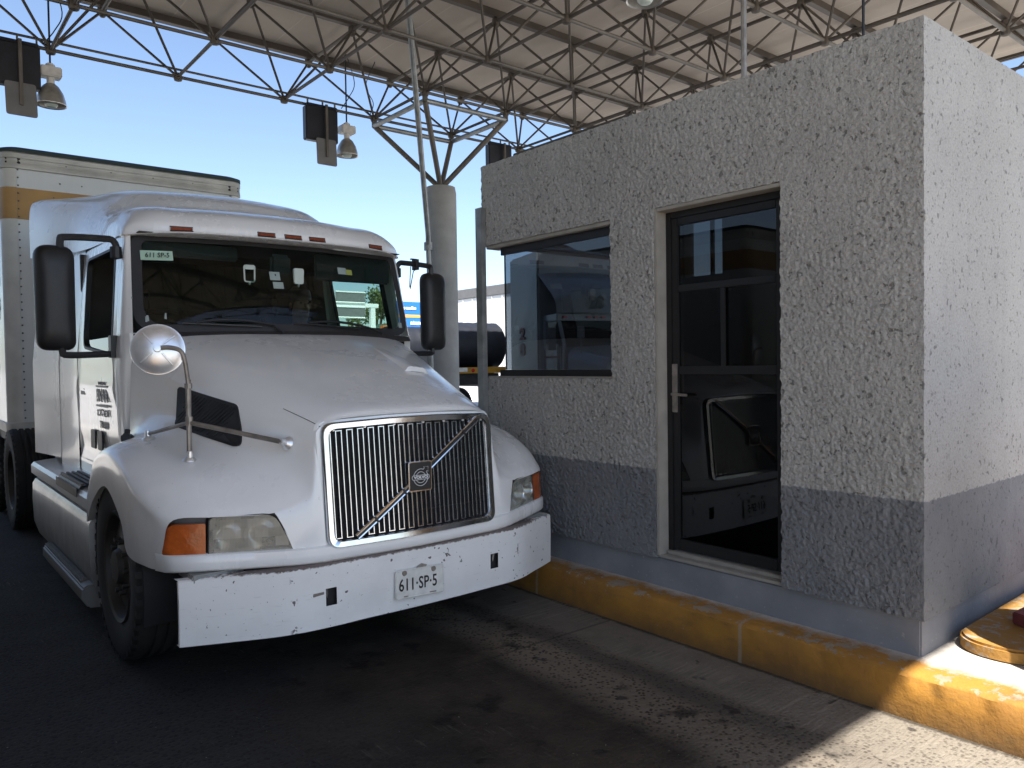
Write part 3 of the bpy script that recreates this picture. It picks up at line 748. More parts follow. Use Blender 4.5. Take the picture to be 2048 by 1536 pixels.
# rolled edge along wheel arch
edge = [r[-1] for r in HP]
for s in (1, -1):
    m.grid([[(s*p[0], p[1], p[2]) for p in edge], [(s*(p[0]-.05), p[1], p[2]+.012) for p in edge]])
hood = m.build('hood', 'white_paint', truck, smooth=60)
for s in (1, -1):
    m = MB(); pts = [(s*r[16][0], r[16][1], r[16][2]+.0004) for i, r in enumerate(HP[:13])]
    m.path(pts, .0018, 5); m.build('hood_seam', 'gasket', hood)
# front apron: between grille and lamps, below grille and lamps
def yf(x):      # plan curve of the nose
    return float(np.interp(abs(x), [0, .3, .52, .62, .67, .74, .86, 1.0, 1.1, 1.16, 1.19, 1.205], [-.02, -.005, .008, .03, .05, .085, .145, .222, .275, .318, .36, .42]))
m = MB()
zs = [(-.0, .700), (-.012, .692), (-.014, .66), (-.012, .630), (.0, .618), (.06, .616)]
xs = list(np.linspace(-1.205, 1.205, 97))
m.grid([[(x*(1 if j < 5 else .97), yf(x)+o, z) for j, (o, z) in enumerate(zs)] for x in xs])
m.grid([[(x, yf(x), .700), (x*.985, yf(x)+.05, .700)] for x in xs])
m.build('nose_apron', 'white_paint', truck, smooth=50)
m = MB()   # dark backing behind lamps and grille
m.grid([[(x*.97, yf(x)+.06, z) for z in (.60, .88)] for x in xs])
m.grid([[(x, .10, z) for z in (.6, 1.28)] for x in (-.53, .53)])
m.build('lamp_recess', 'sign_grey', truck)
m = MB()
for s in (1, -1): m.box(*sorted((s*.86, s*1.10)), .20, .42, .575, .614)
m.build('bumper_bracket', 'steel', truck, .006)

# grille
def GP(u, v, o=0):     # u -1..1 across, v 0..1 up
    z = .68+v*.614+.016*v*(1-u*u); x = u*(.517+.003*v)
    return (x, .004+.05*v-.034*(1-u*u)-o, z)
gcor = [(-1, 0), (1, 0), (1, 1), (-1, 1)]
def ring_uv(inset, rad):
    iu, iv = inset/.517, inset/.614
    P = [(-1+iu, iv), (1-iu, iv), (1-iu, 1-iv), (-1+iu, 1-iv)]
    Q = roundpoly([(p[0]*.517, p[1]*.614) for p in P], rad, 6)
    Q = subdiv_ring(Q, 3); return [np.array((q[0]/.517, q[1]/.614)) for q in Q]
A0, A1, A2, A3 = ring_uv(0, .06), ring_uv(.006, .058), ring_uv(.030, .045), ring_uv(.036, .042)
m = MB()
rows = [[GP(*a, -.03) for a in A0], [GP(*a, .010) for a in A0], [GP(*a, .020) for a in A1], [GP(*a, .018) for a in A2], [GP(*a, .008) for a in A3], [GP(*a, -.03) for a in A3]]
m.grid(rows, False, True)
grille = m.build('grille', 'chrome', truck, smooth=50)
m = MB(); m.grid([[GP(a[0]*1.05, (a[1]-.5)*1.055+.5, -.028) for a in A0], [GP(a[0]*1.03, (a[1]-.5)*1.035+.5, -.014) for a in A0], [GP(*(a*.99+np.array((0, .005))), -.012) for a in A0]], False, True); m.build('grille_surround', 'white_paint', grille)
m = MB(); fillring(m, lambda u, v: GP(u, v, -.028), A2, 5); m.build('grille_backing', 'black', grille)
m = MB()
for v in (.2, .4, .6, .8): m.path([GP(u, v, -.02) for u in np.linspace(-.92, .92, 15)], .004, 5)
m.build('radiator_rib', 'black_plastic', grille)
# serpentine bars
m = MB(); NB = 34; us = np.linspace(-.915, .915, NB); w = .0034
def bar(u0_, v0, u1_, v1):
    n = 8; pts = [(u0_+(u1_-u0_)*t, v0+(v1-v0)*t) for t in np.linspace(0, 1, n)]
    d = np.array(((u1_-u0_)*.517, (v1-v0)*.614)); d /= np.linalg.norm(d); nn = np.array((-d[1]/.517, d[0]/.614))*w
    m.grid([[GP(p[0]+k*nn[0], p[1]+k*nn[1], o) for p in pts] for k, o in ((-1, -.016), (-1, .004), (-.5, .007), (.5, .007), (1, .004), (1, -.016))])
for i, u in enumerate(us):
    bar(u, .075, u, .93)
    if i < NB-1:
        v = .93 if i % 2 else .075
        bar(u-.006, v, us[i+1]+.006, v)
m.build('grille_bars', 'chrome', grille, smooth=40)
m = MB()
for u in (-.88, -.56, -.24, .1, .36, .62, .88): 
    c = GP(u, .945, .004); m.lathe([(0, 0), (.009, 0), (.009, .006), (0, .006)], (c[0], c[1]-.004, c[2]), 'Y', 10)
m.build('grille_clip', 'dull_chrome', grille)
# diagonal bar
m = MB(); n = 14
a, b = np.array((-.72, .07)), np.array((.80, .95)); d = np.array(((b-a)[0]*.517, (b-a)[1]*.614)); d /= np.linalg.norm(d); nn = np.array((-d[1]/.517, d[0]/.614))
prof = [(-.017, .006), (-.017, .022), (-.012, .027), (-.006, .026), (-.005, .018), (.005, .018), (.006, .026), (.012, .027), (.017, .022), (.017, .006)]
m.grid([[GP(*(a+(b-a)*t+nn*k), o) for t in np.linspace(0, 1, n)] for k, o in prof])
m.build('diagonal_bar', 'chrome', grille, smooth=30)
m = MB()
m.grid([[GP(*(a+(b-a)*t+nn*k), .0195) for t in np.linspace(0, 1, n)] for k in (-.005, .005)])
for t in (.13, .345, .86):
    m.grid([[GP(*(a+(b-a)*tt+nn*k), .0285) for tt in (t, t+.012)] for k in (-.018, .018)])
m.build('diagonal_inlay', 'black_plastic', grille)
# square badge: ring with arrow and a name band
bc = GP(0, .5, .030); bc = (-.002, bc[1], .992)
m = MB(); m.prism(subdiv_ring(roundpoly([(-.072, -.080), (.072, -.080), (.072, .080), (-.072, .080)], .012, 4), 1), 'Y', -.004, .03)
badge = m.build('badge', 'chrome', truck, .002, loc=bc)
m = MB(); m.prism(roundpoly([(-.065, -.073), (.065, -.073), (.065, .073), (-.065, .073)], .008, 4), 'Y', -.0055, -.002); m.build('badge_field', 'black_plastic', badge)
m = MB()
def arcp(r, a0, a1, n=40): return [(r*math.cos(R(a)), -.0065, r*math.sin(R(a))-.006) for a in np.linspace(a0, a1, n)]
for q in (arcp(.044, 68, 166), arcp(.044, 194, 386-8), arcp(.029, 24, 156), arcp(.029, 204, 336), arcp(.044, 14, 22)): m.path(q, .0013, 5)
m.path([(.0165,-.0065,.035),(.023,-.0065,.041),(.019,-.0065,.048),(.046,-.0065,.048),(.046,-.0065,.020),(.0395,-.0065,.026),(.034,-.0065,.019),(.041,-.0065,.012)], .0013, 5)
m.path([(p[0], -.0065, p[1]-.006) for p in roundpoly([(-.053,-.0115),(.053,-.0115),(.053,.0115),(-.053,.0115)], .0115, 6)], .0013, 5, True)
m.build('badge_emblem', 'white_ink', badge)
text('VOLVO', .0195, (0, -.007, -.006), '-Y', 'white_ink', badge, 'badge_lettering', .0008, 0, 1.28, bold=.0006)

# bumper with two square tow holes
m = MB()
def yb(x): return float(np.interp(abs(x), [0, .3, .60, .655, .70, .76, 1.154], [-.018, -.014, 0, .006, .018, .036, .232]))
bx = sorted(set([round(float(v), 4) for v in np.linspace(-1.154, 1.154, 45)]+[-.535, -.478, .478, .535]))
bz = [.298, .33, .37, .405, .49, .53, .57, .598, .612]
def bpnt(x, z):
    e = max(0, abs(x)-.66)/.5
    n_ = mnoise.noise(Vector((x*4, z*5, .7)))*.0065-.012*math.exp(-((x+.30)/.10)**2-((z-.36)/.06)**2)*-1
    return (x, yb(x)+n_+(.012*(z-.45)**2*8), z-.012*e*(1 if z < .45 else 2))
for i in range(len(bx)-1):
    for j in range(len(bz)-1):
        if abs(abs((bx[i]+bx[i+1])/2)-.5065) < .028 and bz[j] == .405: continue
        m.quad(bpnt(bx[i], bz[j]), bpnt(bx[i+1], bz[j]), bpnt(bx[i+1], bz[j+1]), bpnt(bx[i], bz[j+1]))
m.grid([[bpnt(x, .612), tuple(np.array(bpnt(x, .612))+np.array((0, .012, .006))), tuple(np.array(bpnt(x, .612))+np.array((0, .07, .004)))] for x in bx])
m.grid([[bpnt(x, .298), tuple(np.array(bpnt(x, .298))+np.array((0, .05, .0)))] for x in bx])
for x in (bx[0], bx[-1]): m.grid([[bpnt(x, z), tuple(np.array(bpnt(x, z))+np.array((0, .02, 0)))] for z in bz])
bumper = m.build('bumper', 'bumper', truck, smooth=25)
for s in (1, -1):
    m = MB(); c = s*.5065; m.box(c-.036, c+.036, .022, .12, .395, .50); m.build('tow_socket', 'black', bumper)
for s in (1, -1):
    m = MB(); m.path([(s*.52, .02, .485), (s*.515, .03, .43), (s*.49, .032, .412)], .007, 6); m.build('tow_hook', 'pole_steel', bumper)
# dent/scrape plates next to the left hole
m = MB(); m.prism([(-.60, .462), (-.545, .466), (-.545, .478), (-.598, .476)], 'Y', -.006, .004); m.build('scrape_mark', 'pole_steel', bumper)
# licence plate
lp = thing('license_plate', None, None, (-.013, -.030, .432)); del lp
m = MB(); m.prism(roundpoly([(-.150, -.076), (.150, -.076), (.150, .076), (-.150, .076)], .014, 4), 'Y', -.004, .0)
m.path([(p[0], -.004, p[1]) for p in roundpoly([(-.145, -.071), (.145, -.071), (.145, .071), (-.145, .071)], .012, 4)], .0035, 5, True)
plate = m.build('license_plate', 'plate', truck, .001, loc=(-.013, -.030, .432)); plate.rotation_euler = (R(-3), R(2.2), 0)
text('611·SP·5', .088, (-.012, -.006, -.006), '-Y', 'ink', plate, 'plate_lettering', .0008, 0, .74, spacing=1.05, bold=.001)
m = MB()
for x in (-.095, .085): m.lathe([(0, -.006), (.012, -.006), (.015, 0), (0, .004)], (x, -.004, .058), 'Y', 12)
m.build('plate_bolt', 'pole_steel', plate)
m = MB(); m.prism([(-.03, .068), (.035, .068), (.045, .085), (.015, .094), (-.012, .082)], 'Y', -.003, .004); m.box(-.10, -.075, -.0055, -.003, -.066, -.060); m.box(.06, .10, -.0055, -.003, -.066, -.060)
m.build('plate_chip', 'pole_steel', plate)

# lamps
def lamp_surf(x, z, o=0): return (x, yf(x)+.012-o+.05*max(0, z-.69)*1.0, z)
for s in (1, -1):
    P = subdiv_ring(roundpoly([(.668, .698), (1.012, .690), (1.004, .868), (.742, .874)], [.02, .02, .02, .05], 5), 2)
    P = [np.array((s*p[0], p[1])) for p in P]
    m = MB(); fillring(m, lambda x, z: lamp_surf(x, z, .004), P, 6); m.grid([[lamp_surf(*p, .004) for p in P], [lamp_surf(*p, -.05) for p in P]], False, True)
    hl = m.build('headlight', 'headlight', truck, smooth=50)
    m = MB()
    for cx_, rr in ((.80, .072), (.935, .066)):
        rows = []
        for q in np.linspace(.08, 1, 7):
            rows.append([(s*cx_+q*rr*1.05*math.cos(a), yf(cx_)+.085-.055*q*q+.05*(abs(s*cx_+q*rr*math.cos(a))-cx_)*5*.9, .778+q*rr*math.sin(a)) for a in np.linspace(0, 2*PI, 20)[:-1]])
        I = m.grid(rows, False, True); m.f.append(I[0])
    m.build('lamp_bowl', 'chrome', hl)
    m = MB(); Q = [sum(P)/len(P)+(p-sum(P)/len(P))*1.035 for p in P]
    m.grid([[lamp_surf(*p, .006) for p in P], [lamp_surf(*p, .009) for p in Q], [lamp_surf(*p, -.03) for p in Q]], False, True); m.build('lamp_bezel', 'gasket', hl)
    top = .842 if s < 0 else .862
    P = subdiv_ring(roundpoly([(1.024, .690), (1.188, .686), (1.165, top), (1.020, top)], [.008, .03, .03, .008], 5), 2)
    P = [np.array((s*p[0], p[1])) for p in P]
    m = MB(); fillring(m, lambda x, z: lamp_surf(x, z, .004), P, 5); m.grid([[lamp_surf(*p, .004) for p in P], [lamp_surf(*p, -.05) for p in P]], False, True)
    m.build('turn_signal', 'amber', truck, smooth=50)

# hood side vents: black louvred panels lying on the slanted hood side
def hood_side(s, y, z):     # x of hood side at (y,z) found on the lofted skin
    best = min(((abs(p[1]-y)*1.0+abs(p[2]-z)*1.0, p) for row in HP for p in row[16:34]), key=lambda q: q[0])[1]
    return best[0]
def hoodpt(y, z):
    # interpolate among nearest skin points
    c = sorted(((p[1]-y)**2+(p[2]-z)**2, p[0]) for row in HP for p in row[17:33])[:4]
    wsum = sum(1/(d+1e-5) for d, _ in c); return sum(x/(d+1e-5) for d, x in c)/wsum
VQ = [(.485, 1.165), (1.06, 1.258), (1.14, 1.477), (.62, 1.38)]
def ventx(y, z):
    c = sorted(((p[1]-y)**2+(p[2]-z)**2, p[0]) for row in HP for p in row[16:38])[:7]; w_ = [1/(d+4e-4) for d, _ in c]
    return sum(x*k for (d, x), k in zip(c, w_))/sum(w_)-.004
for s in (1, -1):
    P = subdiv_ring(roundpoly(VQ, .035, 5), 2)
    m = MB(); fillring(m, lambda y, z: (s*(ventx(y, z)+.012), y, z), P, 5); m.grid([[(s*(ventx(*p)+.012), *p) for p in P], [(s*(ventx(*p)-.07), *p) for p in P]], False, True)
    vt = m.build('hood_vent', 'black_plastic', truck, smooth=40)
    m = MB()
    for k in range(26):
        pts = []
        for t in np.linspace(0, 1, 7):
            y = .50+k*.028+t*.15-.10; lo = 1.165+.165*(y-.485); hi = 1.38+.183*(y-.62)
            z = lo+.015+(hi-lo-.03)*(1-t)
            if .62 < y < 1.06: pts.append((s*(ventx(y, z)+.0125), y, z))
        if len(pts) > 1: m.path(pts, .0032, 5)
    m.build('vent_louvre', 'gasket', vt)
# small raised air bump on top of the hood, driver's side
def hood_z(x, y):
    c = sorted(((p[1]-y)**2+(p[0]-x)**2, p[2]) for row in HP for p in row[:20])[:4]; wsum = sum(1/(d+1e-5) for d, _ in c); return sum(z/(d+1e-5) for d, z in c)/wsum
m = MB()
rows = []
for t in np.linspace(0, 1, 10):
    y = .62+t*.62; wd = .085*(1-.5*t); h = .032*(1-t)**1.2
    rows.append([(.40+wd*u, y, hood_z(.40+wd*u, y)-.004+h*(1-abs(u)**6)) for u in np.linspace(-1, 1, 9)])
m.grid(rows); m.grid([rows[0], [(p[0], p[1]-.008, p[2]-.03) for p in rows[0]]])
m.build('hood_scoop', 'white_paint', truck, smooth=50)
for s in (1, -1):
    m = MB(); m.path([(s*1.03, 1.50, 1.10), (s*1.07, 1.47, 1.16), (s*1.10, 1.40, 1.178)], [.028, .04, .03], 8); m.tube((s*1.075, 1.50, 1.15), (s*1.06, 1.53, 1.215), .016, 7); m.build('hood_latch', 'black_plastic', truck)

# windshield
def ws(u, v, o=0):
    x = u*(.985-.035*v); y = (1.455+.205*u*u)*(1-v)+(1.655+.155*u*u)*v
    return (x, y-o, 1.795+.625*v+.02*(1-u*u)*(1-v))
SW, SH = .985, .63
def uvring(pts, rads): return [np.array((q[0]/SW, q[1]/SH)) for q in subdiv_ring(roundpoly(pts, rads, 7), 3)]
G0 = uvring([(-SW, 0), (SW, 0), (SW, SH), (-SW, SH)], [.17, .17, .05, .05]); G1 = uvring([(-SW+.058, .05), (SW-.058, .05), (SW-.058, SH-.03), (-SW+.058, SH-.03)], [.14, .14, .05, .05])
m = MB(); annulus(m, lambda u, v: ws(u, v, .004), G0, G1, 3); gk = m.build('windshield_gasket', 'gasket', truck, smooth=60)
m = MB(); fillring(m, lambda u, v: ws(u, v, .0), G1, 8); wsh = m.build('windshield', 'windshield', truck, smooth=80)
# things stuck on the glass
def on_glass(X, Z):
    """u, v on the windshield for a world X, Z"""
    v = (Z-1.795)/.625; u = (X-TX)/(.985-.035*v); return u, v
def sticker(name, X0_, X1_, Z0, Z1, mt, o=-.006, th=.004):
    m = MB(); P = []
    for X, Z in ((X0_, Z0), (X1_, Z0), (X1_, Z1), (X0_, Z1)): P.append(ws(*on_glass(X, Z), o))
    b = [(p[0], p[1]+th, p[2]) for p in P]; m.poly(P); m.poly(b[::-1])
    for i in range(4): m.quad(P[i], P[(i+1) % 4], b[(i+1) % 4], b[i])
    return m.build(name, mt, wsh)
sticker('permit_sticker', 1.272, 1.452, 2.262, 2.325, 'sticker_green', .008)
p = ws(*on_glass(1.362, 2.293), .022); t_ = text('611 SP-5', .046, (0, 0, 0), '-Y', 'ink', wsh, 'permit_lettering', .0006, 0, .88, bold=.0004)
t_.location = p; t_.rotation_euler = (R(-18), 0, R(-24))
sticker('paper_sticker', 2.035, 2.105, 2.155, 2.215, 'sticker_grey', .006); sticker('paper_sticker', 2.05, 2.12, 2.095, 2.142, 'sticker_grey', .006)
sticker('mark_dot', 2.07, 2.078, 2.185, 2.20, 'ink', .008, .001)
for X, holl in ((1.90, 1), (2.235, 0)):
    u, v = on_glass(X, 2.19); p = ws(u, v, .012)
    m = MB(); P = roundpoly([(-.033, -.052), (.033, -.052), (.036, .055), (-.036, .055)], .014, 4)
    if holl:
        m.path([(q[0], 0, q[1]) for q in P], .006, 6, True); m.box(-.030, .030, -.004, .004, .030, .05)
    else: m.prism(P, 'Y', -.012, .012)
    m.lathe([(0, -.075), (.008, -.068), (.008, -.054)], (0, 0, 0), 'Z', 8)
    o_ = m.build('toll_tag', 'tag_white', wsh, .002, loc=p)
sticker('info_sticker', 2.560, 2.63, 2.235, 2.285, 'sticker_grey', .006); sticker('info_sticker', 2.631, 2.68, 2.235, 2.275, 'yellow_sticker', .006)
sticker('seal_sticker', 3.06, 3.10, 1.86, 1.90, 'sticker_grey', .006); sticker('torn_sticker', 1.265, 1.285, 1.87, 1.90, 'sticker_grey', .006)
m = MB()
for X, Z, w_, h_ in ((1.275, 1.885, .02, .045), (1.375, 1.90, .013, .04), (1.205, 2.02, .008, .012)):
    u, v = on_glass(X, Z); c = ws(u, v, .008); m.poly([(c[0]-w_*.6, c[1], c[2]-h_*.4), (c[0]+w_*.5, c[1]-.002, c[2]-h_*.5), (c[0]+w_*.35, c[1], c[2]+h_*.5), (c[0]-w_*.3, c[1], c[2]+h_*.45)])
m.build('paint_fleck', 'sticker_grey', wsh)
# wipers
for x0, dx in ((-.12, -.52), (.62, -.55)):
    m = MB(); pts = [(x0, 1.42, 1.80)]
    for t in np.linspace(.1, 1, 7):
        u = (x0+dx*t)/.98; v = .05+.07*math.sin(t*2.4); pts.append(ws(u, v, .022))
    m.path(pts, .009, 6)
    for off in (0,):
        m.path([ws((x0+dx*t)/.98, .035+.05*t, .014) for t in np.linspace(.25, 1.15, 8)], .007, 5)
    m.build('wiper', 'black_plastic', truck)
# cowl between glass and hood
m = MB(); m.grid([[ws(u, 0, .004) for u in np.linspace(-1, 1, 31)], [(p[0], p[1]-.03, p[2]-.035) for p in (ws(u, 0) for u in np.linspace(-1, 1, 31))]]); m.build('cowl', 'gasket', truck)

# cab roof with visor lip and raised sleeper top
RS = [
 [(0,1.70,2.425),(.35,1.71,2.425),(.62,1.75,2.425),(.80,1.79,2.423),(.93,1.83,2.42),(.955,1.86,2.418),(.96,1.92,2.42)],
 [(0,1.532,2.43),(.35,1.545,2.43),(.62,1.592,2.43),(.80,1.655,2.427),(.93,1.745,2.422),(.993,1.815,2.418),(.985,1.90,2.42)],
 [(0,1.535,2.447),(.35,1.548,2.447),(.62,1.595,2.447),(.80,1.66,2.443),(.93,1.75,2.437),(.995,1.82,2.43),(.99,1.92,2.43)],
 [(0,1.555,2.50),(.35,1.57,2.50),(.62,1.617,2.497),(.80,1.675,2.507),(.93,1.765,2.497),(.988,1.85,2.468),(.985,1.98,2.435)],
 [(0,1.65,2.582),(.35,1.67,2.582),(.62,1.72,2.577),(.79,1.77,2.582),(.91,1.87,2.565),(.972,1.97,2.518),(.978,2.1,2.44)],
 [(0,1.87,2.655),(.35,1.89,2.653),(.62,1.93,2.645),(.79,1.97,2.645),(.905,2.07,2.622),(.965,2.17,2.552),(.972,2.26,2.45)],
 [(0,2.10,2.69),(.35,2.12,2.688),(.60,2.16,2.68),(.78,2.20,2.668),(.90,2.28,2.638),(.962,2.35,2.56),(.972,2.42,2.455)],
 [(0,2.26,2.735),(.32,2.29,2.73),(.62,2.36,2.72),(.79,2.44,2.685),(.90,2.48,2.648),(.955,2.54,2.55),(.975,2.58,2.46)],
 [(0,2.42,2.83),(.32,2.45,2.825),(.64,2.55,2.808),(.79,2.68,2.745),(.91,2.72,2.68),(.96,2.76,2.575),(.978,2.78,2.465)],
 [(0,2.70,2.93),(.33,2.74,2.925),(.66,2.83,2.91),(.81,2.92,2.83),(.92,2.97,2.735),(.972,3.0,2.62),(.985,3.02,2.475)],
 [(0,3.15,3.01),(.34,3.18,3.005),(.68,3.22,2.985),(.83,3.28,2.92),(.95,3.31,2.82),(1.0,3.34,2.69),(1.015,3.36,2.49)],
 [(0,3.75,3.07),(.36,3.75,3.065),(.66,3.75,3.05),(.87,3.75,3.005),(1.03,3.75,2.935),(1.10,3.75,2.80),(1.11,3.75,2.51)],
 [(0,4.20,3.10),(.38,4.20,3.095),(.70,4.20,3.085),(.95,4.20,3.06),(1.12,4.20,3.02),(1.178,4.20,2.92),(1.185,4.20,2.53)],
]
m = MB(); RP = m.loft(RS, 6, 6); m.mirror()
roof = m.build('cab_roof', 'white_roof', truck, smooth=60)
def roof_front(X, dz):
    x = abs(X-TX); row = RP[12]; row2 = RP[18]
    def ip(rw): return [float(np.interp(x, [p[0] for p in rw[:31]], [p[k] for p in rw[:31]])) for k in (1, 2)]
    a, b = ip(row), ip(row2); t = dz; return (X-TX, a[0]*(1-t)+b[0]*t, a[1]*(1-t)+b[1]*t)
for X, w_ in ((1.485, .06), (2.004, .056), (2.189, .056), (2.366, .056), (2.864, .06)):
    m = MB(); P = []
    sgn = []
    A = [roof_front(X-w_, .02), roof_front(X+w_, .02), roof_front(X+w_, .40), roof_front(X-w_, .40)]
    for k, o in ((1, -.012), (1, .012)): pass
    f_ = [(p[0], p[1]-.014, p[2]) for p in A]; b_ = [(p[0], p[1]+.01, p[2]) for p in A]
    m.poly(f_); 
    for i in range(4): m.quad(f_[i], f_[(i+1) % 4], b_[(i+1) % 4], b_[i])
    mk = m.build('marker_light', 'amber_dark', truck, .003)
    m = MB(); c = np.mean(np.array(A), axis=0)
    fr = [tuple(c+(np.array(p)-c)*np.array((1.07, 1, 1.25))) for p in A]; m.path([(p[0], p[1]-.006, p[2]) for p in fr], .004, 5, True); m.build('marker_bezel', 'gasket', mk)

# A pillars, doors, sleeper sides
def side(s, y, z, o=0): return (s*(hx(z)+o+(max(0, y-3.08)**1.3)*.118), y, z)
def dfront(z): return 1.76+(z-.90)*.09
for s in (1, -1):
    m = MB()
    rows = []
    for v in np.linspace(0, 1.0, 10):
        a = np.array(ws(s*1.0, v, .0)); z = a[2]; b = np.array(side(s, dfront(z)-.004, z)); c = (a+b)/2+np.array((s*.018, -.02, 0))
        rows.append(catmull([a+np.array((0, .0, 0)), c, b], 4))
    m.grid(rows)
    rows = []
    for z in np.linspace(.82, 1.80, 10):
        a = np.array((s*1.0, 1.665, z)); b = np.array(side(s, dfront(z)-.004, z)); c = (a+b)/2+np.array((s*.012, -.012, 0))
        rows.append(catmull([a, c, b], 4))
    m.grid(rows)
    m.grid([[(s*1.0, 1.665, z), (s*.90, 1.70, z)] for z in (.82, 1.80)])
    m.build('cab_pillar', 'white_paint', truck, smooth=60)
    # door
    D0 = [np.array(p) for p in subdiv_ring(roundpoly([(dfront(.90), .90), (3.075, .90), (3.075, 2.465), (dfront(2.465), 2.465)], [.05, .05, .06, .06], 5), 3)]
    W0 = [np.array(p) for p in subdiv_ring(roundpoly([(1.935, 1.655), (2.88, 1.735), (2.985, 2.40), (2.065, 2.385)], [.07, .10, .08, .08], 5), 3)]
    W1 = [sum(W0)/len(W0)+(p-sum(W0)/len(W0))*.945 for p in W0]
    m = MB()
    def dsurf(y, z): 
        o = 0
        if z < 1.55: o = .012*math.exp(-((z-1.45)/.06)**2)-.018*math.exp(-((z-1.02)/.10)**2)
        return side(s, y, z, o)
    rings = 14
    rows = [[dsurf(*(a*(1-t)+b*t)) for a, b in zip(D0, W0)] for t in np.linspace(0, 1, rings+1)]
    m.grid(rows, False, True); m.grid([[dsurf(*p) for p in D0], [side(s, *p, -.03) for p in D0]], False, True)
    door = m.build('door', 'white_paint', truck, smooth=50)
    m = MB(); m.grid([[side(s, *p, .003) for p in W0], [side(s, *p, .004) for p in W1], [side(s, *p, -.03) for p in W1]], False, True); m.build('window_seal', 'gasket', door)
    m = MB()
    if s > 0: fillring(m, lambda y, z: side(s, y, z, -.012), W1, 4)
    else: m.grid([[side(s, y, z, -.014) for y in np.linspace(1.98, 2.85, 6)] for z in (1.60, 1.79)])
    m.build('door_window', 'side_glass', door, smooth=80)
    m = MB(); c = side(s, 2.84, 1.42); m.box(min(c[0]-.01, c[0]+.02), max(c[0]-.01, c[0]+.02), 2.76, 2.92, 1.39, 1.45); m.build('door_handle', 'black_plastic', door, .008)
    m = MB()
    for y_ in (2.30, 2.52): 
        c = side(s, y_, 1.08); m.box(*sorted((c[0], c[0]+s*.012)), y_-.07, y_+.07, 1.03, 1.16)
    m.build('door_placard', 'black_plastic', door, .004)
    m = MB(); m.grid([[(s*.985, y, z) for z in (.92, 1.62)] for y in (1.80, 3.06)]); m.build('door_trim', 'interior', door)
    # sleeper side and extender
    m = MB(); m.grid([[side(s, y, z) for z in np.linspace(.82, 2.50+.02*max(0, (y-3.08)), 16)] for y in np.linspace(3.083, 3.55, 8)]); m.build('sleeper_side', 'white_paint', truck)
    m = MB(); rows = [[side(s, y, z, .004) for z in np.linspace(.88, 2.515+.02*(y-3.5), 16)] for y in np.linspace(3.553, 4.2, 9)]; m.grid(rows); m.grid([rows[-1], [(p[0]-s*.03, p[1], p[2]) for p in rows[-1]]]); m.grid([rows[0], [(p[0]-s*.03, p[1], p[2]) for p in rows[0]]])
    m.grid([[r[0] for r in rows], [(r[0][0]-s*.03, r[0][1], r[0][2]) for r in rows]]); m.build('side_extender', 'white_paint', truck)
    m = MB(); m.grid([[(s*1.043, y, z) for y in (1.74, 3.09)] for z in (.80, .93)]); m.build('door_sill', 'white_paint', truck)
    # ledge, skirt and steps
    m = MB()
    prof = [(1.02, .835), (1.14, .825), (1.225, .815), (1.245, .79), (1.245, .725), (1.225, .705), (1.17, .70)]
    ys_ = np.linspace(1.72, 4.05, 12); m.grid([[(s*x, y, z) for x, z in prof] for y in ys_])
    for y in (1.72, 4.05): m.poly([(s*x, y, z) for x, z in prof]+[(s*1.02, y, .70)])
    m.build('side_ledge', 'white_paint', truck, smooth=35)
    m = MB(); prof = [(1.17, .69), (1.215, .675), (1.238, .64), (1.242, .5), (1.235, .32), (1.20, .21), (1.10, .19)]
    ys_ = np.linspace(1.76, 4.05, 12); m.grid([[(s*x, y, z) for x, z in prof] for y in ys_])
    for y in (1.76, 4.05): m.poly([(s*x, y, z) for x, z in prof])
    m.build('side_skirt', 'white_paint', truck, smooth=35)
    m = MB(); prof = [(1.08, .842), (1.10, .846), (1.228, .835), (1.25, .80), (1.25, .765)]
    m.grid([[(s*x, y, z) for x, z in prof] for y in (2.05, 2.80)])
    for k in range(4): 
        xx = 1.105+.034*k; m.box(*sorted((s*xx, s*(xx+.016))), 2.055, 2.795, .838-.02*(xx-1.1), .853-.02*(xx-1.1))
    m.box(*sorted((s*1.246, s*1.254)), 2.055, 2.795, .77, .825)
    m.build('upper_step', 'tread', truck, .002)
    m = MB(); prof = [(1.13, .265), (1.25, .262), (1.282, .245), (1.285, .18), (1.25, .12), (1.14, .11)]
    m.grid([[(s*x, y, z) for x, z in prof] for y in (1.78, 3.28)])
    for y in (1.78, 3.28): m.poly([(s*x, y, z) for x, z in prof])
    st = m.build('lower_step', 'white_paint', truck, .01)
    m = MB()
    for k in range(4):
        xx = 1.14+.032*k; m.box(*sorted((s*xx, s*(xx+.017))), 1.92, 3.26, .258, .276)
    m.box(*sorted((s*1.13, s*1.268)), 1.91, 3.27, .25, .267)
    m.build('step_tread', 'tread', st)
text('BNAR', .115, side(-1, 2.20, 1.40, .012), '-X', 'grey_ink', truck, 'door_lettering', .001, 0, 1.1, bold=.004)
text('TRANSPORTES', .032, side(-1, 2.20, 1.485, .012), '-X', 'grey_ink', truck, 'door_lettering', .001)
text('SCT 1  MEX', .06, side(-1, 2.20, 1.285, .010), '-X', 'grey_ink', truck, 'door_lettering', .001, 0, 1.05, bold=.002)
text('778 4689', .065, side(-1, 2.20, 1.205, .002), '-X', 'grey_ink', truck, 'door_lettering', .001, 0, 1.05, bold=.002)
m = MB()
for z in (1.465, 1.335): c = side(-1, 2.2, z, .011); m.box(c[0]-.001, c[0]+.001, 2.02, 2.38, z-.007, z+.007)
m.build('lettering_bar', 'grey_ink', truck)

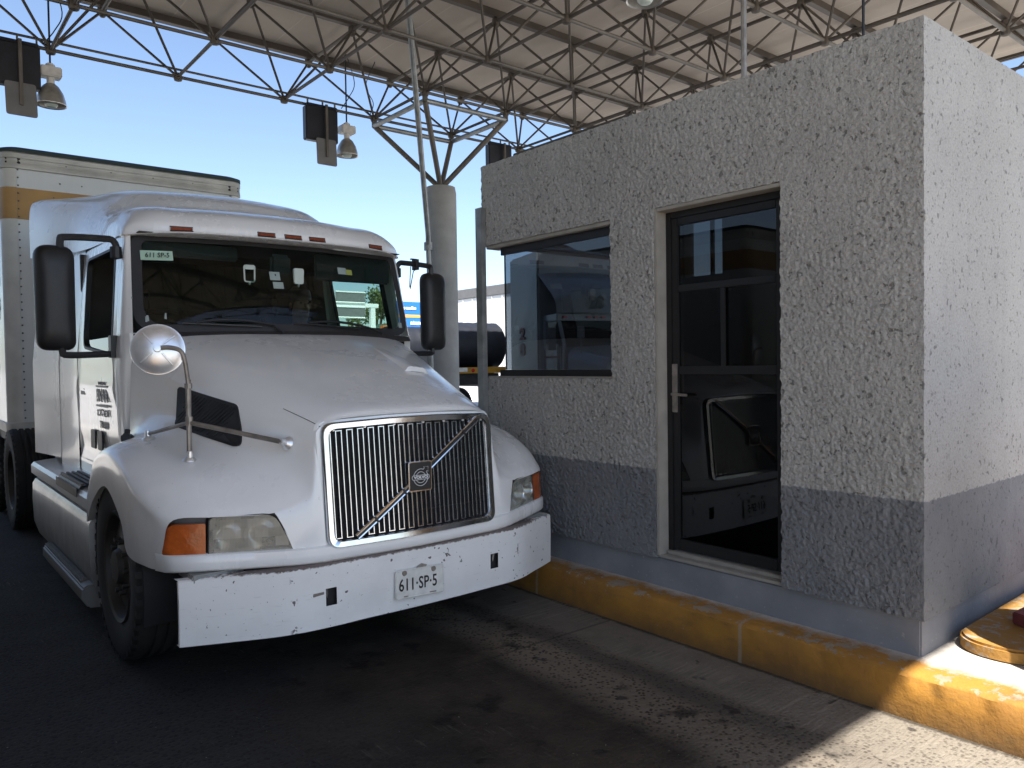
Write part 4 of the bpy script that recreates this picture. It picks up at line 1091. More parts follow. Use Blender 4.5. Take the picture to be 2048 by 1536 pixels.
# cab inside
m = MB()
m.box(-1.0, 1.0, 1.75, 4.1, .86, .90); m.box(-1.0, 1.0, 3.1, 3.14, .90, 2.45); m.box(-.93, .93, 1.68, 3.1, 2.428, 2.434)
m.build('cab_lining', 'interior', truck)
m = MB(); m.box(-1.05, 1.05, 4.14, 4.18, .70, 2.6); m.box(-.95, .95, 4.14, 4.18, 2.6, 2.95); m.build('sleeper_back', 'white_paint', truck, .01)
m = MB()
pr = [(1.50, 1.76), (1.62, 1.80), (1.85, 1.815), (2.0, 1.79), (2.08, 1.70), (2.05, 1.45), (1.95, 1.2)]
m.grid([[(x, y+.13*x*x*(1 if k < 3 else .3), z+(.045*math.exp(-((x-.5)/.28)**2) if 1 < k < 5 else 0)) for k, (y, z) in enumerate(pr)] for x in np.linspace(-.97, .97, 25)]); m.build('dashboard', 'dash', truck, smooth=50)
m = MB(); m.path([(.5+.225*math.cos(a), 2.12-.225*math.sin(a)*.42*-1, 1.70+.225*math.sin(a)*.9) for a in np.linspace(0, 2*PI, 28)[:-1]], .014, 7, True)
m.tube((.5, 2.12, 1.70), (.5, 1.98, 1.62), .03); m.tube((.29, 2.12, 1.70), (.71, 2.12, 1.70), .014)
steer = m.build('steering_wheel', 'dash', truck)
for sx_ in (-.5, .5):
    m = MB(); m.box(sx_-.26, sx_+.26, 2.25, 2.78, 1.18, 1.36); m.box(sx_-.25, sx_+.25, 2.72, 2.88, 1.30, 1.98); m.box(sx_-.14, sx_+.14, 2.76, 2.87, 2.0, 2.18); m.box(sx_-.18, sx_+.18, 2.3, 2.75, .90, 1.18); m.build('seat', 'interior', truck, .03)
for x0, x1, z0 in ((.28, .90, 2.205), (-.90, -.28, 2.30)):
    m = MB(); m.box(x0, x1, 1.79, 1.815, z0, 2.40); m.build('sun_visor', 'dash', truck, .012)
m = MB(); m.box(-.09, .06, 1.69, 1.73, 2.20, 2.36); m.build('camera_mount', 'dash', truck, .02)
m = MB(); m.box(-.96, .96, 1.68, 1.72, .9, 1.76); m.build('firewall', 'black', truck)

# mirrors
for s in (1, -1):
    c = (s*1.362, 1.865, 2.015)
    m = MB(); rows = []
    prof = [(.0, -.062, 0), (.35, -.060, 0), (.7, -.048, 0), (.92, -.02, 0), (1.0, .012, 0), (1.0, .05, 0), (.95, .055, 0)]
    P = subdiv_ring(roundpoly([(-.105, -.318), (.105, -.318), (.108, .318), (-.108, .318)], [.075, .06, .08, .08], 7), 2)
    for k, dy, _ in prof: rows.append([(c[0]+max(-1, min(1, 1))*p[0]*max(k, .02)**.8, c[1]+dy, c[2]+p[1]*(max(k, .02)**.45)) for p in P])
    I = m.grid(rows, False, True); m.f.append(I[0][::-1]); m.f.append(I[-1])
    sm = m.build('side_mirror', 'black_plastic', truck, smooth=60)
    m = MB()
    m.path(catmull([(s*1.33, 1.86, 2.26), (s*1.33, 1.86, 2.365), (s*1.30, 1.86, 2.385), (s*1.10, 1.87, 2.395), (s*1.035, 1.87, 2.385), (s*1.005, 1.88, 2.31)], 4), .021, 8)
    m.lathe([(.0, .03), (.035, .02), (.035, -.05), (0, -.06)], (s*1.02, 1.88, 2.33), 'Z', 10); m.build('mirror_arm', 'black_plastic', sm); m = MB()
    m.path(catmull([(s*1.33, 1.86, 1.76), (s*1.335, 1.86, 1.69), (s*1.30, 1.86, 1.668), (s*1.06, 1.87, 1.675)], 4), .02, 8)
    m.box(*sorted((s*1.0, s*1.075)), 1.83, 1.90, 1.65, 1.79); m.build('mirror_arm', 'black_plastic', sm)
    if s > 0:
        m = MB(); m.box(1.17, 1.20, 1.83, 1.89, 2.345, 2.43); m.box(1.14, 1.19, 1.85, 1.87, 2.425, 2.435); m.path([(1.14, 1.86, 2.37), (1.13, 1.855, 2.30), (1.12, 1.85, 2.20)], .004, 5); m.path([(1.20, 1.86, 2.365), (1.16, 1.855, 2.33), (1.125, 1.85, 2.19)], .004, 5); m.build('arm_clamp', 'black_plastic', sm)
# round hood mirror on a tripod: foot on the fender, two stays
MC = np.array((1.077-TX, .66, 1.675)); 
axis = np.array((-.30, -.93, .10)); axis /= np.linalg.norm(axis)
m = MB()
m.lathe([(0, .040), (.03, .039), (.07, .032), (.105, .017), (.122, .003), (.128, .002), (.130, -.006), (.126, -.012), (.0, -.016)], (0, 0, 0), 'Z', 40)
cm = m.build('hood_mirror', 'dull_chrome', truck, smooth=50, loc=tuple(MC)); cm.rotation_euler = Vector(axis).to_track_quat('Z', 'Y').to_euler()
m = MB()
for a in (40, 130, 220, 310): m.path([(.03*math.cos(R(a)), .03*math.sin(R(a)), .039), (.07*math.cos(R(a)), .07*math.sin(R(a)), .035), (.105*math.cos(R(a)), .105*math.sin(R(a)), .022)], .0042, 6)
m.lathe([(0, .062), (.017, .060), (.02, .035)], (0, 0, 0), 'Z', 14)
m.build('mirror_rib', 'dull_chrome', cm)
def skin_z(x, y): 
    c = sorted(((p[1]-y)**2+(p[0]-x)**2, p[2]) for row in HP for p in row[30:49])[:3]; wsum = sum(1/(d+1e-5) for d, _ in c); return sum(z/(d+1e-5) for d, z in c)/wsum
hub = MC+axis*.05
foot = np.array((-.975, .62, skin_z(.975, .62)))
m = MB()
m.path(catmull([hub, hub+np.array((.05, -.01, .004)), hub+np.array((.105, 0, -.01)), hub+np.array((.128, .0, -.055)), (foot[0]+.003, foot[1], 1.50)], 6), .0115, 9)
m.tube((foot[0]+.003, foot[1], 1.52), (foot[0], foot[1], foot[2]+.03), .0135, 9); m.tube((foot[0]+.003, foot[1], 1.475), (foot[0]+.003, foot[1], 1.50), .019, 9); m.tube((foot[0]+.003, foot[1], 1.285), (foot[0]+.003, foot[1], 1.33), .019, 9)
jn = np.array((foot[0]+.002, foot[1], 1.30))
f2 = np.array((-1.06, 1.06, skin_z(1.06, 1.06))); f3 = np.array((-.625, .205, 1.195))
m.tube(jn, f2+np.array((0, 0, .03)), .0105, 8); m.tube(jn, f3+np.array((-.03, -.02, .01)), .0125, 8)
m.build('mirror_stand', 'pole_steel', truck)
for p, nrm in ((foot, (0, -.15, 1)), (f2, (-.1, 0, 1)), (f3, (-.85, -.35, .3))):
    m = MB(); m.lathe([(0, .05), (.013, .05), (.017, .02), (.033, .006), (.036, 0), (0, -.004)], (0, 0, 0), 'Z', 18)
    o_ = m.build('stand_foot', 'dull_chrome', truck, loc=tuple(p)); o_.rotation_euler = Vector(nrm).to_track_quat('Z', 'Y').to_euler()

# wheels
def wheel(x, y, parent, w=.29, r=.505, dual=False, steer=True):
    s = 1 if x > 0 else -1
    m = MB()
    prof = [(.30, -w*.42), (.36, -w*.5), (.45, -w*.5), (r-.03, -w*.48), (r-.006, -w*.43), (r, -w*.34)]
    for q in (-.20, 0, .20):
        prof += [(r, w*(q-.05)), (r-.014, w*(q-.035)), (r-.014, w*(q+.035)), (r, w*(q+.05))]
    prof += [(r, w*.34), (r-.006, w*.43), (r-.03, w*.48), (.45, w*.5), (.36, w*.5), (.30, w*.42)]
    m.lathe(prof, (0, 0, 0), 'X', 56)
    # shoulder lugs
    for k in range(44):
        a = 2*PI*k/44; ca, sa = math.cos(a), math.sin(a); cb, sb = math.cos(a+.07), math.sin(a+.07)
        for sd_ in (-1, 1):
            x0 = sd_*w*.36; x1 = sd_*w*.505
            m.grid([[(x0, (r+.004)*ca, (r+.004)*sa), (x1, (r-.012)*ca, (r-.012)*sa), (x1, (r-.045)*ca, (r-.045)*sa)], [(x0, (r+.004)*cb, (r+.004)*sb), (x1, (r-.012)*cb, (r-.012)*sb), (x1, (r-.045)*cb, (r-.045)*sb)]])
    wl = m.build('wheel', 'rubber', parent, smooth=40, loc=(x, y, r-.004))
    m = MB(); o = s*w*.5
    k_ = .3 if steer else -1
    m.lathe([(.305, o*.85), (.30, o*.95), (.285, o*.9), (.27, o*.55), (.20, o*(.45+k_*.5)), (.10, o*(.5+k_)), (.085, o*(.6+k_*1.3)), (0, o*(.62+k_*1.3))], (0, 0, 0), 'X', 32)
    for k in range(10):
        a = 2*PI*k/10; m.lathe([(0, o*(.62+k_)), (.014, o*(.62+k_)), (.014, o*.4)], (0, .145*math.cos(a), .145*math.sin(a)), 'X', 6)
    m.build('rim', 'rim', wl)
    return wl
for s in (1, -1): wheel(s*1.09, 1.13, truck)
for s in (1, -1):
    m = MB()
    m.grid([[(s*x_, 1.13+.56*math.cos(a), .47+.50*math.sin(a)) for x_ in (.86, 1.22)] for a in np.linspace(-.2, PI+.35, 20)])
    m.grid([[(s*.86, y, z) for z in (.3, .86)] for y in (.45, 1.75)])
    m.build('wheel_well', 'black', truck)
ra, rb = 5.62, 6.95
for yy in (ra, rb):
    for s in (1, -1): wheel(s*1.10, yy, truck, .27, .50, True, False); wheel(s*.79, yy, truck, .27, .50, True, False)
m = MB()
for s in (1, -1): m.box(*sorted((s*.38, s*.46)), .15, 7.6, .62, .90)
m.box(-1.0, 1.0, 1.08, 1.18, .42, .54); m.box(-.55, .55, .28, .95, .34, .60); m.box(-.9, .9, ra-.06, ra+.06, .42, .56); m.box(-.9, .9, rb-.06, rb+.06, .42, .56); m.box(-.5, .5, 5.9, 6.8, .90, 1.02); m.box(-.4, .4, 1.3, 3.0, .45, .85)
m.build('chassis', 'frame_dark', truck, .01)
m = MB(); m.path([(-.35, .20, .30), (-.3, .20, .26), (.3, .20, .26), (.35, .20, .30)], .045, 8); m.build('oil_pan', 'frame_dark', truck)

# =================================================================== DRIVER
drv = thing('person', 'driver in a pale teal shirt seated behind the truck steering wheel', 'person', (TX+.5, TY+2.55, 1.36))
def skin_mesh(name, J, E_, mt, parent, sub=2):
    me = bpy.data.meshes.new(name); me.from_pydata([j[0] for j in J], E_, []); o = bpy.data.objects.new(name, me); COL.objects.link(o)
    sk = o.modifiers.new('s', 'SKIN'); sk.use_smooth_shade = True
    for i, j in enumerate(J):
        r_ = j[1] if isinstance(j[1], tuple) else (j[1], j[1]); me.skin_vertices[0].data[i].radius = r_
    me.skin_vertices[0].data[0].use_root = True
    ss = o.modifiers.new('u', 'SUBSURF'); ss.levels = ss.render_levels = sub
    bpy.context.view_layer.update(); dg = bpy.context.evaluated_depsgraph_get()
    nm = bpy.data.meshes.new_from_object(o.evaluated_get(dg)); nm.name = name; bpy.data.objects.remove(o)
    nm.materials.clear(); nm.materials.append(MAT[mt]); nm.polygons.foreach_set('use_smooth', [True]*len(nm.polygons))
    q = bpy.data.objects.new(name, nm); COL.objects.link(q); q.parent = parent; return q
# body (skin): pelvis, spine, neck, head, arms to the wheel, legs; the driver faces -Y
J = [((0,0,.02),(.16,.12)),((0,.03,.22),(.15,.11)),((0,.06,.42),(.17,.11)),((0,.05,.50),(.10,.08)),((0,.03,.56),(.055,.055)),((0,.0,.64),(.07,.085)),((0,-.005,.72),(.078,.092)),((0,.005,.79),(.06,.07)),
     ((.19,.06,.45),.06),((.27,-.10,.28),.047),((.17,-.34,.34),.034),((.15,-.40,.36),.03),
     ((-.19,.06,.45),.06),((-.27,-.10,.28),.047),((-.17,-.34,.34),.034),((-.15,-.40,.36),.03),
     ((.11,-.12,.03),.085),((.13,-.46,.05),.065),((.13,-.55,-.38),.045),((.13,-.66,-.42),.035),
     ((-.11,-.12,.03),.085),((-.13,-.46,.05),.065),((-.13,-.55,-.38),.045),((-.13,-.66,-.42),.035)]
E_ = [(0,1),(1,2),(2,3),(3,4),(4,5),(5,6),(6,7),(2,8),(8,9),(9,10),(10,11),(2,12),(12,13),(13,14),(14,15),(0,16),(16,17),(17,18),(18,19),(0,20),(20,21),(21,22),(22,23)]
body = skin_mesh('body', J, E_, 'skin', drv)
for s in (1, -1):
    J2 = [((s*.15,-.40,.36),(.030,.018))]; E2 = []
    for k in range(4):
        b_ = len(J2); x = s*.15+(k-1.5)*.019; ln = (.062, .072, .068, .055)[k]
        J2 += [((x,-.435,.372),.0095),((x,-.435-ln*.45,.385),.0085),((x,-.435-ln*.62,.37-.01),.0078),((x,-.435-ln*.45,.35),.007)]; E2 += [(0,b_),(b_,b_+1),(b_+1,b_+2),(b_+2,b_+3)]
    b_ = len(J2); J2 += [((s*.125,-.41,.375),.011),((s*.11,-.44,.39),.009),((s*.115,-.465,.39),.008)]; E2 += [(0,b_),(b_,b_+1),(b_+1,b_+2)]
    skin_mesh('hand', J2, E2, 'skin', drv, 1)
skin_mesh('shirt', [((0,0,.0),(.172,.132)),((0,.03,.22),(.165,.128)),((0,.06,.42),(.185,.128)),((0,.05,.515),(.09,.08)),((.19,.06,.45),.074),((.255,-.06,.32),.064),((-.19,.06,.45),.074),((-.255,-.06,.32),.064)],
          [(0,1),(1,2),(2,3),(2,4),(4,5),(2,6),(6,7)], 'shirt', drv)
skin_mesh('trousers', [((0,0,.0),(.17,.13)),((.11,-.12,.03),.098),((.13,-.46,.05),.078),((.13,-.54,-.34),.058),((-.11,-.12,.03),.098),((-.13,-.46,.05),.078),((-.13,-.54,-.34),.058)], [(0,1),(1,2),(2,3),(0,4),(4,5),(5,6)], 'trousers', drv)
m = MB(); m.lathe([(.0,.885),(.05,.878),(.085,.845),(.096,.79),(.094,.755)], (0,.015,0), 'Z', 20); m.lathe([(.0,.885),(.04,.87),(.07,.83),(.085,.78),(.08,.70),(.06,.66)], (0,.035,0), 'Z', 16); m.build('hair', 'hair', drv)
m = MB(); m.path([(0,-.095,.73),(0,-.112,.70),(0,-.108,.69)], [.010,.014,.010], 8); m.build('nose', 'skin', drv)
m = MB()
for s in (1, -1): m.lathe([(0,-.003),(.008,-.002),(.008,.003),(0,.004)], (s*.032,-.084,.735), 'Y', 10)
m.build('eye', 'ink', drv)
m = MB(); m.path([(-.026,-.088,.66),(0,-.095,.658),(.026,-.088,.66)], .006, 6); m.build('mouth', 'red_ink', drv)
m = MB()
for s in (1, -1): m.lathe([(0,-.008),(.022,-.006),(.028,0),(.02,.006),(0,.008)], (s*.082,.01,.715), 'X', 12)
m.build('ear', 'skin', drv)

# =================================================================== BOX TRAILER BEHIND THE TRUCK
tr = thing('box_trailer', 'white box trailer with ochre band coupled behind the white truck', 'trailer', (2.16, 9.15, 0))
hw = 1.205; zt, zb = 3.80, .96
m = MB(); m.grid([[(x, .012, z) for z in (zb, 3.62)] for x in np.linspace(-hw+.13, hw-.13, 2)]); m.build('front_panel', 'trailer_white', tr)
m = MB(); m.grid([[(x, .008, z) for z in (3.10, 3.415)] for x in (-hw+.13, hw-.13)])
for s in (1, -1):
    m.grid([[(s*(hw-.13+.13*math.sin(a))+s*.002, .13-.135*math.cos(a)-.002, z) for z in (3.10, 3.415)] for a in np.linspace(0, PI/2, 8)])
    m.grid([[(s*(hw+.004), y, z) for z in (3.10, 3.415)] for y in (.13, 13.6)])
m.build('ochre_band', 'ochre', tr)
for s in (1, -1):
    m = MB(); m.grid([[(s*(hw-.13+.13*math.sin(a)), .13-.13*math.cos(a), z) for z in (zb, 3.62)] for a in np.linspace(0, PI/2, 8)]); m.build('corner_post', 'post_white', tr)
    m = MB(); m.grid([[(s*hw, y, z) for z in (zb, 3.62)] for y in (.13, 13.6)]); m.build('side_panel', 'trailer_white', tr)
m = MB()
def railpath(o): return [(-hw-o, 13.6)]+[(-(hw-.13+(.13+o)*math.sin(a)), .13-(.13+o)*math.cos(a)) for a in np.linspace(PI/2, 0, 7)]+[((hw-.13+(.13+o)*math.sin(a)), .13-(.13+o)*math.cos(a)) for a in np.linspace(0, PI/2, 7)]+[(hw+o, 13.6)]
rp = [(.002, 3.60), (.012, 3.605), (.012, 3.645), (.008, 3.655), (.008, 3.70), (.014, 3.71), (.014, 3.755), (.004, 3.77)]
m.grid([[(p[0], p[1], z) for p in railpath(o)] for o, z in rp]); m.grid([[(p[0], p[1], z) for p in railpath(o)] for o, z in ((.004, zb), (.012, zb), (.012, zb+.09), (.004, zb+.095))])
m.build('top_rail', 'rail', tr, smooth=30)
m = MB(); P0 = railpath(.016); P1 = railpath(.012)
m.grid([[(p[0], p[1], 3.765) for p in P0], [(p[0], p[1], 3.80+.008*mnoise.noise(Vector((p[0]*3, p[1], 0)))) for p in P0], [(p[0]*.96, p[1]+.05, 3.825) for p in P0], [(p[0]*.5, p[1]+.4, 3.83) for p in P0], [(0, min(p[1]+.8, 13.6), 3.83) for p in P0]])
m.build('roof_tarp', 'tarp', tr, smooth=50)
m = MB()
def rivet(x, y, z, r_=.011): m.lathe([(0, -.006), (r_*.7, -.004), (r_, .002)], (x, y, z), 'Y', 6)
for i in range(46):
    x = -hw+.15+i*(2*hw-.3)/45
    if i % 6 != 3: rivet(x, -.001, 3.625)
    if i % 9 == 0:
        rivet(x, -.004, 3.68); rivet(x, -.004, 3.735)
for i in range(34):
    z = 1.02+i*.078
    for s in (1, -1): rivet(s*(hw-.145), .005, z, .009)
for xx in (-.75, -.55, -.1, .35, .75):
    for z in (1.3, 1.7, 2.1, 2.5, 2.9, 3.15, 3.35, 3.5): rivet(xx+.03*(int(z*10) % 3), .006, z, .008)
m.build('rivet', 'rivet', tr, weld=False)
m = MB()
for s in (1, -1):
    for z in (3.66, 3.70, 3.745):
        rivet(s*(hw-.155), -.006, z, .02); rivet(s*(hw-.06), .02, z, .02)
m.build('corner_bolt', 'black', tr)
text('8\n8\n9', .34, (-hw-.006, .45, 2.55), '-X', 'ink', tr, 'side_lettering', .001)
m = MB(); m.box(-hw+.02, hw-.02, .08, 13.55, .86, zb-.002); m.box(-.5, -.4, 2.9, 3.0, .3, .86); m.box(.4, .5, 2.9, 3.0, .3, .86); m.build('underframe', 'frame_dark', tr)
for yy in (11.2, 12.5):
    for s in (1, -1): wheel(s*1.05, yy, tr, .27, .50, True, False)
m = MB(); m.grid([[(x, 13.6, z) for z in (zb, 3.78)] for x in (-hw, hw)]); m.build('rear_door', 'trailer_white', tr)

# =================================================================== FLATBED WITH PIPE ROLLS, NEXT LANE
fb = thing('flatbed_trailer', 'yellow-edged flatbed trailer seen from behind beyond the column', 'trailer', (9.89, 14.0, 0))
m = MB(); m.box(-1.3, 1.3, .02, 11, 1.36, 1.45); m.box(-1.2, 1.2, .1, 11, 1.10, 1.355); m.build('bed', 'frame_dark', fb, .01)
m = MB(); m.box(-1.3, 1.3, -.03, .015, 1.36, 1.50); m.build('rear_beam', 'flatbed_yellow', fb, .005)
m = MB(); m.box(-.12, .2, -.04, -.031, 1.40, 1.49); pl = m.build('license_plate', 'plate', fb); 
for x in (.36, -.5):
    m = MB(); m.lathe([(0, -.06), (.035, -.055), (.045, -.031)], (x, 0, 1.43), 'Y', 12); m.build('tail_light', 'red_light', fb)
m = MB(); m.box(-1.3, -.62, .3, .36, 1.451, 1.85); m.box(-1.29, -.64, .29, .3, 1.62, 1.65); m.build('stake_board', 'sign_grey', fb, .01)
for yy in (1.6, 2.9):
    for s in (1, -1): wheel(s*1.05, yy, fb, .27, .5, True, False)
def roll(x0, x1, y, z, r_, label, cat='roll'):
    m = MB(); n = 40; rows = []
    for x in np.linspace(x0, x1, 14):
        row = []
        for k in range(n):
            a = 2*PI*k/n; rr = r_*(1+.018*mnoise.noise(Vector((x*7, math.cos(a)*5, math.sin(a)*5)))+.012*math.sin(x*28))
            row.append((x, rr*math.cos(a), rr*math.sin(a)))
        rows.append(row)
    ins = [[(x, p[1]*.74, p[2]*.74) for p in rows[0]] for x in (x0, x1)]
    m.grid([ins[1]]+[ins[0]]+rows+[ins[1]], False, True)
    return tag(m.build('pipe_roll', 'roll', None, smooth=50, loc=(0, y, z)), label, cat, 'rolls on the flatbed')
roll(9.78, 11.30, 14.62, 1.995, .54, 'dark blue hollow roll lying across the flatbed right of the column')
roll(8.62, 9.70, 14.95, 1.93, .50, 'dark blue roll on the flatbed left of the column, behind the mirror')

# white box trailer in the sun further right
wt = thing('box_trailer', 'sunlit white box trailer with grey top edge beyond the flatbed', 'trailer', (16.8, 16.5, 0))
m = MB(); m.box(-1.3, 1.3, 0, 7.2, 1.1, 3.80); m.build('body', 'far_white', wt, .02)
m = MB(); m.box(-1.33, 1.33, -.03, 7.23, 3.801, 4.12); m.build('top_rail', 'sign_grey', wt, .01)
m = MB()
for k in range(13): m.box(-1.318, -1.301, .25+k*.54, .29+k*.54, 1.12, 3.79)
m.build('side_rib', 'far_white', wt)
m = MB(); m.box(-1.2, 1.2, .2, 7.0, .8, 1.09); m.build('underframe', 'frame_dark', wt)
for yy in (1.6, 2.9): 
    for s in (1, -1): wheel(s*1.05, yy, wt, .27, .5, True, False)

# =================================================================== TRUCK NUMBER 28 SEEN THROUGH THE BOOTH
t2 = thing('semi_truck', 'white truck numbered 28 seen through the tinted booth window', 'truck', (12.3, 11.9, 0), R(-18)); t2.scale = (.9, .9, .9)
m = MB(); prof = [(-2.0, 1.0), (-2.0, 1.75), (-1.9, 1.88), (-.05, 2.12), (-.05, 1.0)]
rows = []
for x, k, dz in ((-1.0, 1, -.18), (-.92, 1, -.05), (-.75, 1, 0), (0, 1, .04), (.75, 1, 0), (.92, 1, -.05), (1.0, 1, -.18)): rows.append([(x, y, z+(dz if z > 1.2 else 0)) for y, z in prof])
m.grid(rows); m.poly([p for p in rows[0]]); m.poly([p for p in rows[-1]]); m.build('hood', 'truck28', t2, .03)
m = MB()
m.box(-1.08, 1.08, 0.35, 1.25, 1.0, 2.2); m.box(-1.04, -.98, .05, .34, 1.0, 2.15); m.box(.98, 1.04, .05, .34, 1.0, 2.15); m.box(-1.06, 1.06, .42, 1.25, 2.78, 2.95)
m.prism([(.02, 2.12), (.10, 2.12), (.42, 2.78), (.34, 2.78)], 'X', -1.05, -.97); m.prism([(.02, 2.12), (.10, 2.12), (.42, 2.78), (.34, 2.78)], 'X', .97, 1.05); m.box(-1.07, -1.0, 1.05, 1.25, 2.2, 2.78); m.box(1.0, 1.07, 1.05, 1.25, 2.2, 2.78)
m.build('cab', 'truck28', t2, .02)
m = MB(); m.poly([(-.97, .06, 2.13), (.97, .06, 2.13), (.97, .38, 2.77), (-.97, .38, 2.77)]); m.build('windshield', 'door_glass', t2)
for s in (1, -1):
    m = MB(); m.poly([(s*1.05, .14, 2.14), (s*1.05, 1.05, 2.14), (s*1.05, 1.05, 2.76), (s*1.05, .44, 2.76)]); m.build('door_window', 'door_glass', t2)
    m = MB(); m.path([(s*1.085, .10, 1.05), (s*1.085, .10, 2.1), (s*1.085, 1.10, 2.1), (s*1.085, 1.10, 1.05)], .012, 5, True); m.build('door_seam', 'gasket', t2)
m = MB(); m.box(-1.0, 1.0, 1.20, 1.24, 2.2, 2.8); m.build('cab_lining', 'interior', t2)
m = MB(); m.box(-1.2, 1.2, 1.26, 3.2, 1.0, 4.6); m.build('sleeper', 'truck28', t2, .05)
m = MB(); m.loft([[(-1.1, .35, 2.96), (-.6, .15, 2.96), (0, .10, 2.96), (.6, .15, 2.96), (1.1, .35, 2.96)], [(-1.1, .45, 3.3), (-.6, .30, 3.35), (0, .25, 3.36), (.6, .30, 3.35), (1.1, .45, 3.3)], [(-1.15, .9, 3.7), (-.6, .75, 3.8), (0, .7, 3.82), (.6, .75, 3.8), (1.15, .9, 3.7)], [(-1.2, 1.25, 4.0), (-.6, 1.25, 4.05), (0, 1.25, 4.06), (.6, 1.25, 4.05), (1.2, 1.25, 4.0)]], 4, 4)
m.build('roof_fairing', 'truck28', t2, smooth=60)
text('28', .42, (-.12, .10, 3.2), '-Y', 'ink', t2, 'fairing_lettering', .01, bold=.015)
text('2\n8', .42, (-1.212, 2.3, 2.3), '-X', 'red_ink', t2, 'sleeper_lettering', .01, 0, 1.7, bold=.02)
text('www.express.com', .13, (-1.09, .65, 1.9), '-X', 'red_ink', t2, 'door_lettering', .004)
m = MB()
for x in (-.85, -.2, 0, .2, .85): m.box(x-.05, x+.05, .36, .42, 2.84, 2.89)
m.build('marker_light', 'red_light', t2)
m = MB(); m.tube((-1.1, -1.0, 1.95), (-1.14, -1.05, 2.35), .015); m.box(-1.22, -1.06, -1.09, -1.03, 2.3, 2.56); m.build('hood_mirror', 'black_plastic', t2)
m = MB(); m.box(-1.36, -1.16, .25, .33, 2.05, 2.6); m.box(1.16, 1.36, .25, .33, 2.05, 2.6); m.tube((-1.26, .29, 2.3), (-1.0, .2, 2.3), .02); m.tube((1.26, .29, 2.3), (1.0, .2, 2.3), .02); m.build('side_mirror', 'black_plastic', t2, .02)
m = MB(); m.box(-1.1, 1.1, -2.1, 3.2, .55, .99); m.build('chassis', 'frame_dark', t2)
for yy, x in ((-1.1, 1.05), (2.6, 1.05)):
    for s in (1, -1): wheel(s*x, yy, t2, .27, .5, True, yy < 0)

# =================================================================== FAR THINGS
bs = thing('billboard', 'large blue sign with orange stripes and white lettering beyond the plaza', 'sign', (24.4, 40, 0))
m = MB(); m.box(-.6, 2.6, 0, .12, 3.55, 5.36); m.build('panel', 'sign_blue', bs, .01)
m = MB(); m.box(-.6, 2.6, -.02, -.004, 4.42, 4.58); m.box(-.6, 2.6, -.02, -.004, 3.56, 3.74); m.build('stripe', 'sign_orange', bs)
m = MB()
for x in (-.4, 1.8): m.box(x, x+.2, .13, .33, 0, 5.2)
m.build('post', 'steel', bs)
text('nas medias', .25, (.72, -.03, 4.98), '-Y', 'white_ink', bs, 'sign_lettering', .01, align='RIGHT', bold=.012)
text('aterno S', .34, (1.62, -.03, 4.10), '-Y', 'white_ink', bs, 'sign_lettering', .01, align='RIGHT', spacing=1.12, bold=.012)
ga = thing('sign_gantry', 'white steel gantry with framed sign panels before the tree', 'gantry', (22.15, 40, 0))
m = MB(); m.box(-.14, .14, -.14, .14, 0, 4.9); m.build('post', 'gantry_white', ga, .02)
m = MB(); m.box(-7, .35, -.14, .14, 4.905, 5.14); m.build('beam', 'gantry_white', ga, .02)
for z0 in (5.15, 4.30):
    m = MB(); m.path([(-2.4, -.16, z0), (-.55, -.16, z0), (-.55, -.16, z0+.6), (-2.4, -.16, z0+.6)], .05, 5, True); m.build('panel_frame', 'gantry_white', ga)
    m = MB(); m.box(-2.38, -.57, -.17, -.13, z0+.03, z0+.57); m.build('panel', 'sign_grey', ga)
kk = thing('kiosk', 'small far kiosk with green roof right of the gantry post', 'kiosk', (25.8, 44, 0))
m = MB(); m.box(-.75, .75, -1, 1, 3.55, 4.25); m.build('roof', 'kiosk_roof', kk, .1)
m = MB(); m.box(-.6, -.4, -.8, .8, 0, 3.54); m.box(.4, .6, -.8, .8, 0, 3.54); m.build('pillar', 'gantry_white', kk)
for k, (x, lab) in enumerate(((22.75, 'orange roadside post by the gantry post, the shorter one'), (23.25, 'orange roadside post below the kiosk, the taller one'))):
    m = MB(); h = 3.72+.22*k; m.box(x-.16, x+.16, 40.4, 40.7, 0, h-.3); m.box(x-.2, x+.2, 40.36, 40.74, h-.299, h); tag(m.build('roadside_post', 'barrel', None, .02), lab, 'post', 'orange posts by the gantry')

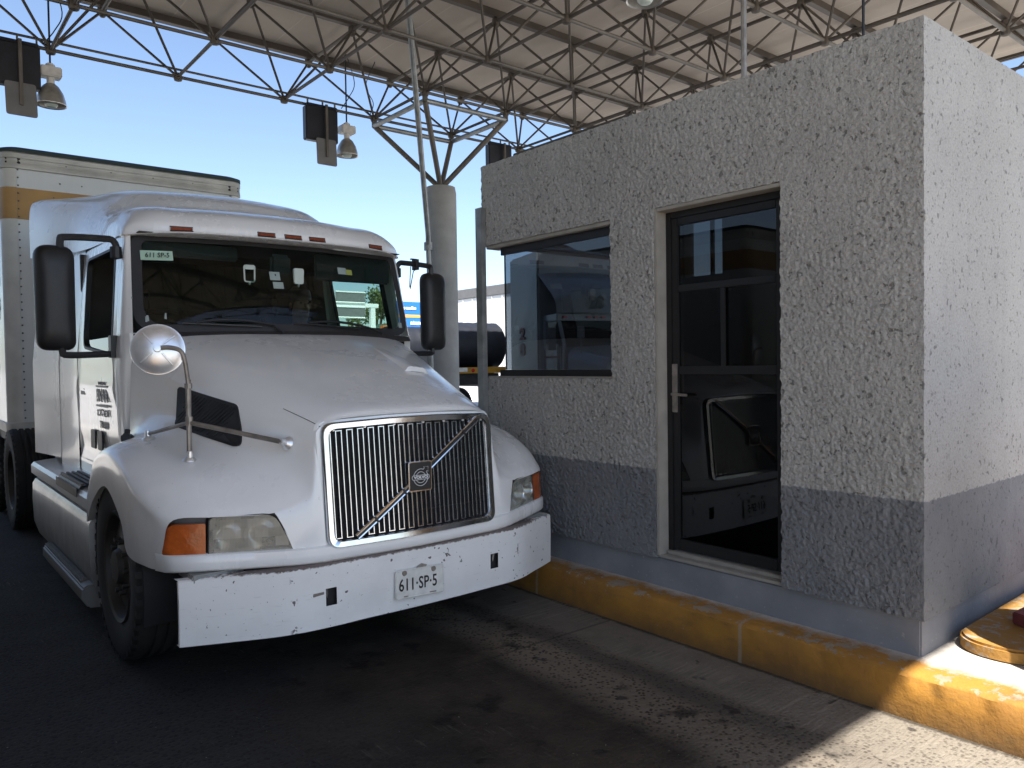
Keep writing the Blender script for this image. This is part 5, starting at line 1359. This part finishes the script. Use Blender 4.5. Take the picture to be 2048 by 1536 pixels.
def tree(x, y, h, rx, label, n=2600, seed=1):
    rnd = random.Random(seed); t = thing('leafy_tree', label, 'tree', (x, y, 0), group='trees beyond the plaza')
    m = MB(); m.path(catmull([(0, 0, 0), (.1, 0, h*.25), (-.05, .05, h*.5), (.1, 0, h*.8)], 4), .28, 8, r1=.06)
    cl = []
    for k in range(26):
        a = rnd.uniform(0, 2*PI); e = rnd.uniform(-.4, 1); rr = rx*rnd.uniform(.45, .95)
        c = (rr*math.cos(a)*math.cos(e*1.2), rr*math.sin(a)*math.cos(e*1.2), h*.58+h*.36*math.sin(e*1.3)); cl.append((c, rx*rnd.uniform(.22, .42)))
        m.path(catmull([(0, 0, h*.35+.2*rnd.random()), (c[0]*.5, c[1]*.5, (h*.4+c[2])/2), c], 3), .07, 5, r1=.015)
    m.build('trunk', 'bark', t)
    m = MB()
    for k in range(n):
        c, r_ = rnd.choice(cl); d = Vector((rnd.gauss(0, 1), rnd.gauss(0, 1), rnd.gauss(0, .8))).normalized()*r_*rnd.random()**.4
        p = Vector(c)+d; s = rnd.uniform(.10, .2); q = Vector((rnd.gauss(0, 1), rnd.gauss(0, 1), rnd.gauss(0, 1))).normalized(); w_ = q.cross(Vector((.3, .5, .8))).normalized()
        m.f.append([m.vv(p-q*s), m.vv(p+w_*s*.5), m.vv(p+q*s), m.vv(p-w_*s*.5)])
    m.build('crown', 'leaf', t, weld=False)
tree(33.6, 60, 8.2, 2.6, 'round green tree behind the white gantry, seen through the cab window', 3200, 3)
tree(27.5, 70, 7.2, 2.8, 'darker tree further left hidden behind the truck cab', 1800, 5)
tree(41.5, 62, 6.8, 2.4, 'lower tree to the right of the gantry tree', 1800, 9)

# =================================================================== UNSEEN BLOCKERS TO THE LEFT (booth, truck and trailer added for shade and reflections)
b2 = copy_tree(booth); b2.location = (X0-6.75, Y0, 0); b2['label'] = 'unseen second stucco toll booth added left of the white truck lane for shade'
m = MB(); m.box(-3.6, -.15, -3.2, 13.2, -.02, .21); tag(m.build('traffic_island', 'kerb', None, .03), kind='structure')
k2 = copy_tree(truck); k2.location = (-4.9, 1.8, 0); k2['label'] = 'unseen second white semi truck added beyond the left booth to block light'
r2 = copy_tree(tr); r2.location = (-4.92, 7.46, 0); r2['label'] = 'unseen second box trailer added beyond the left booth to darken reflections'
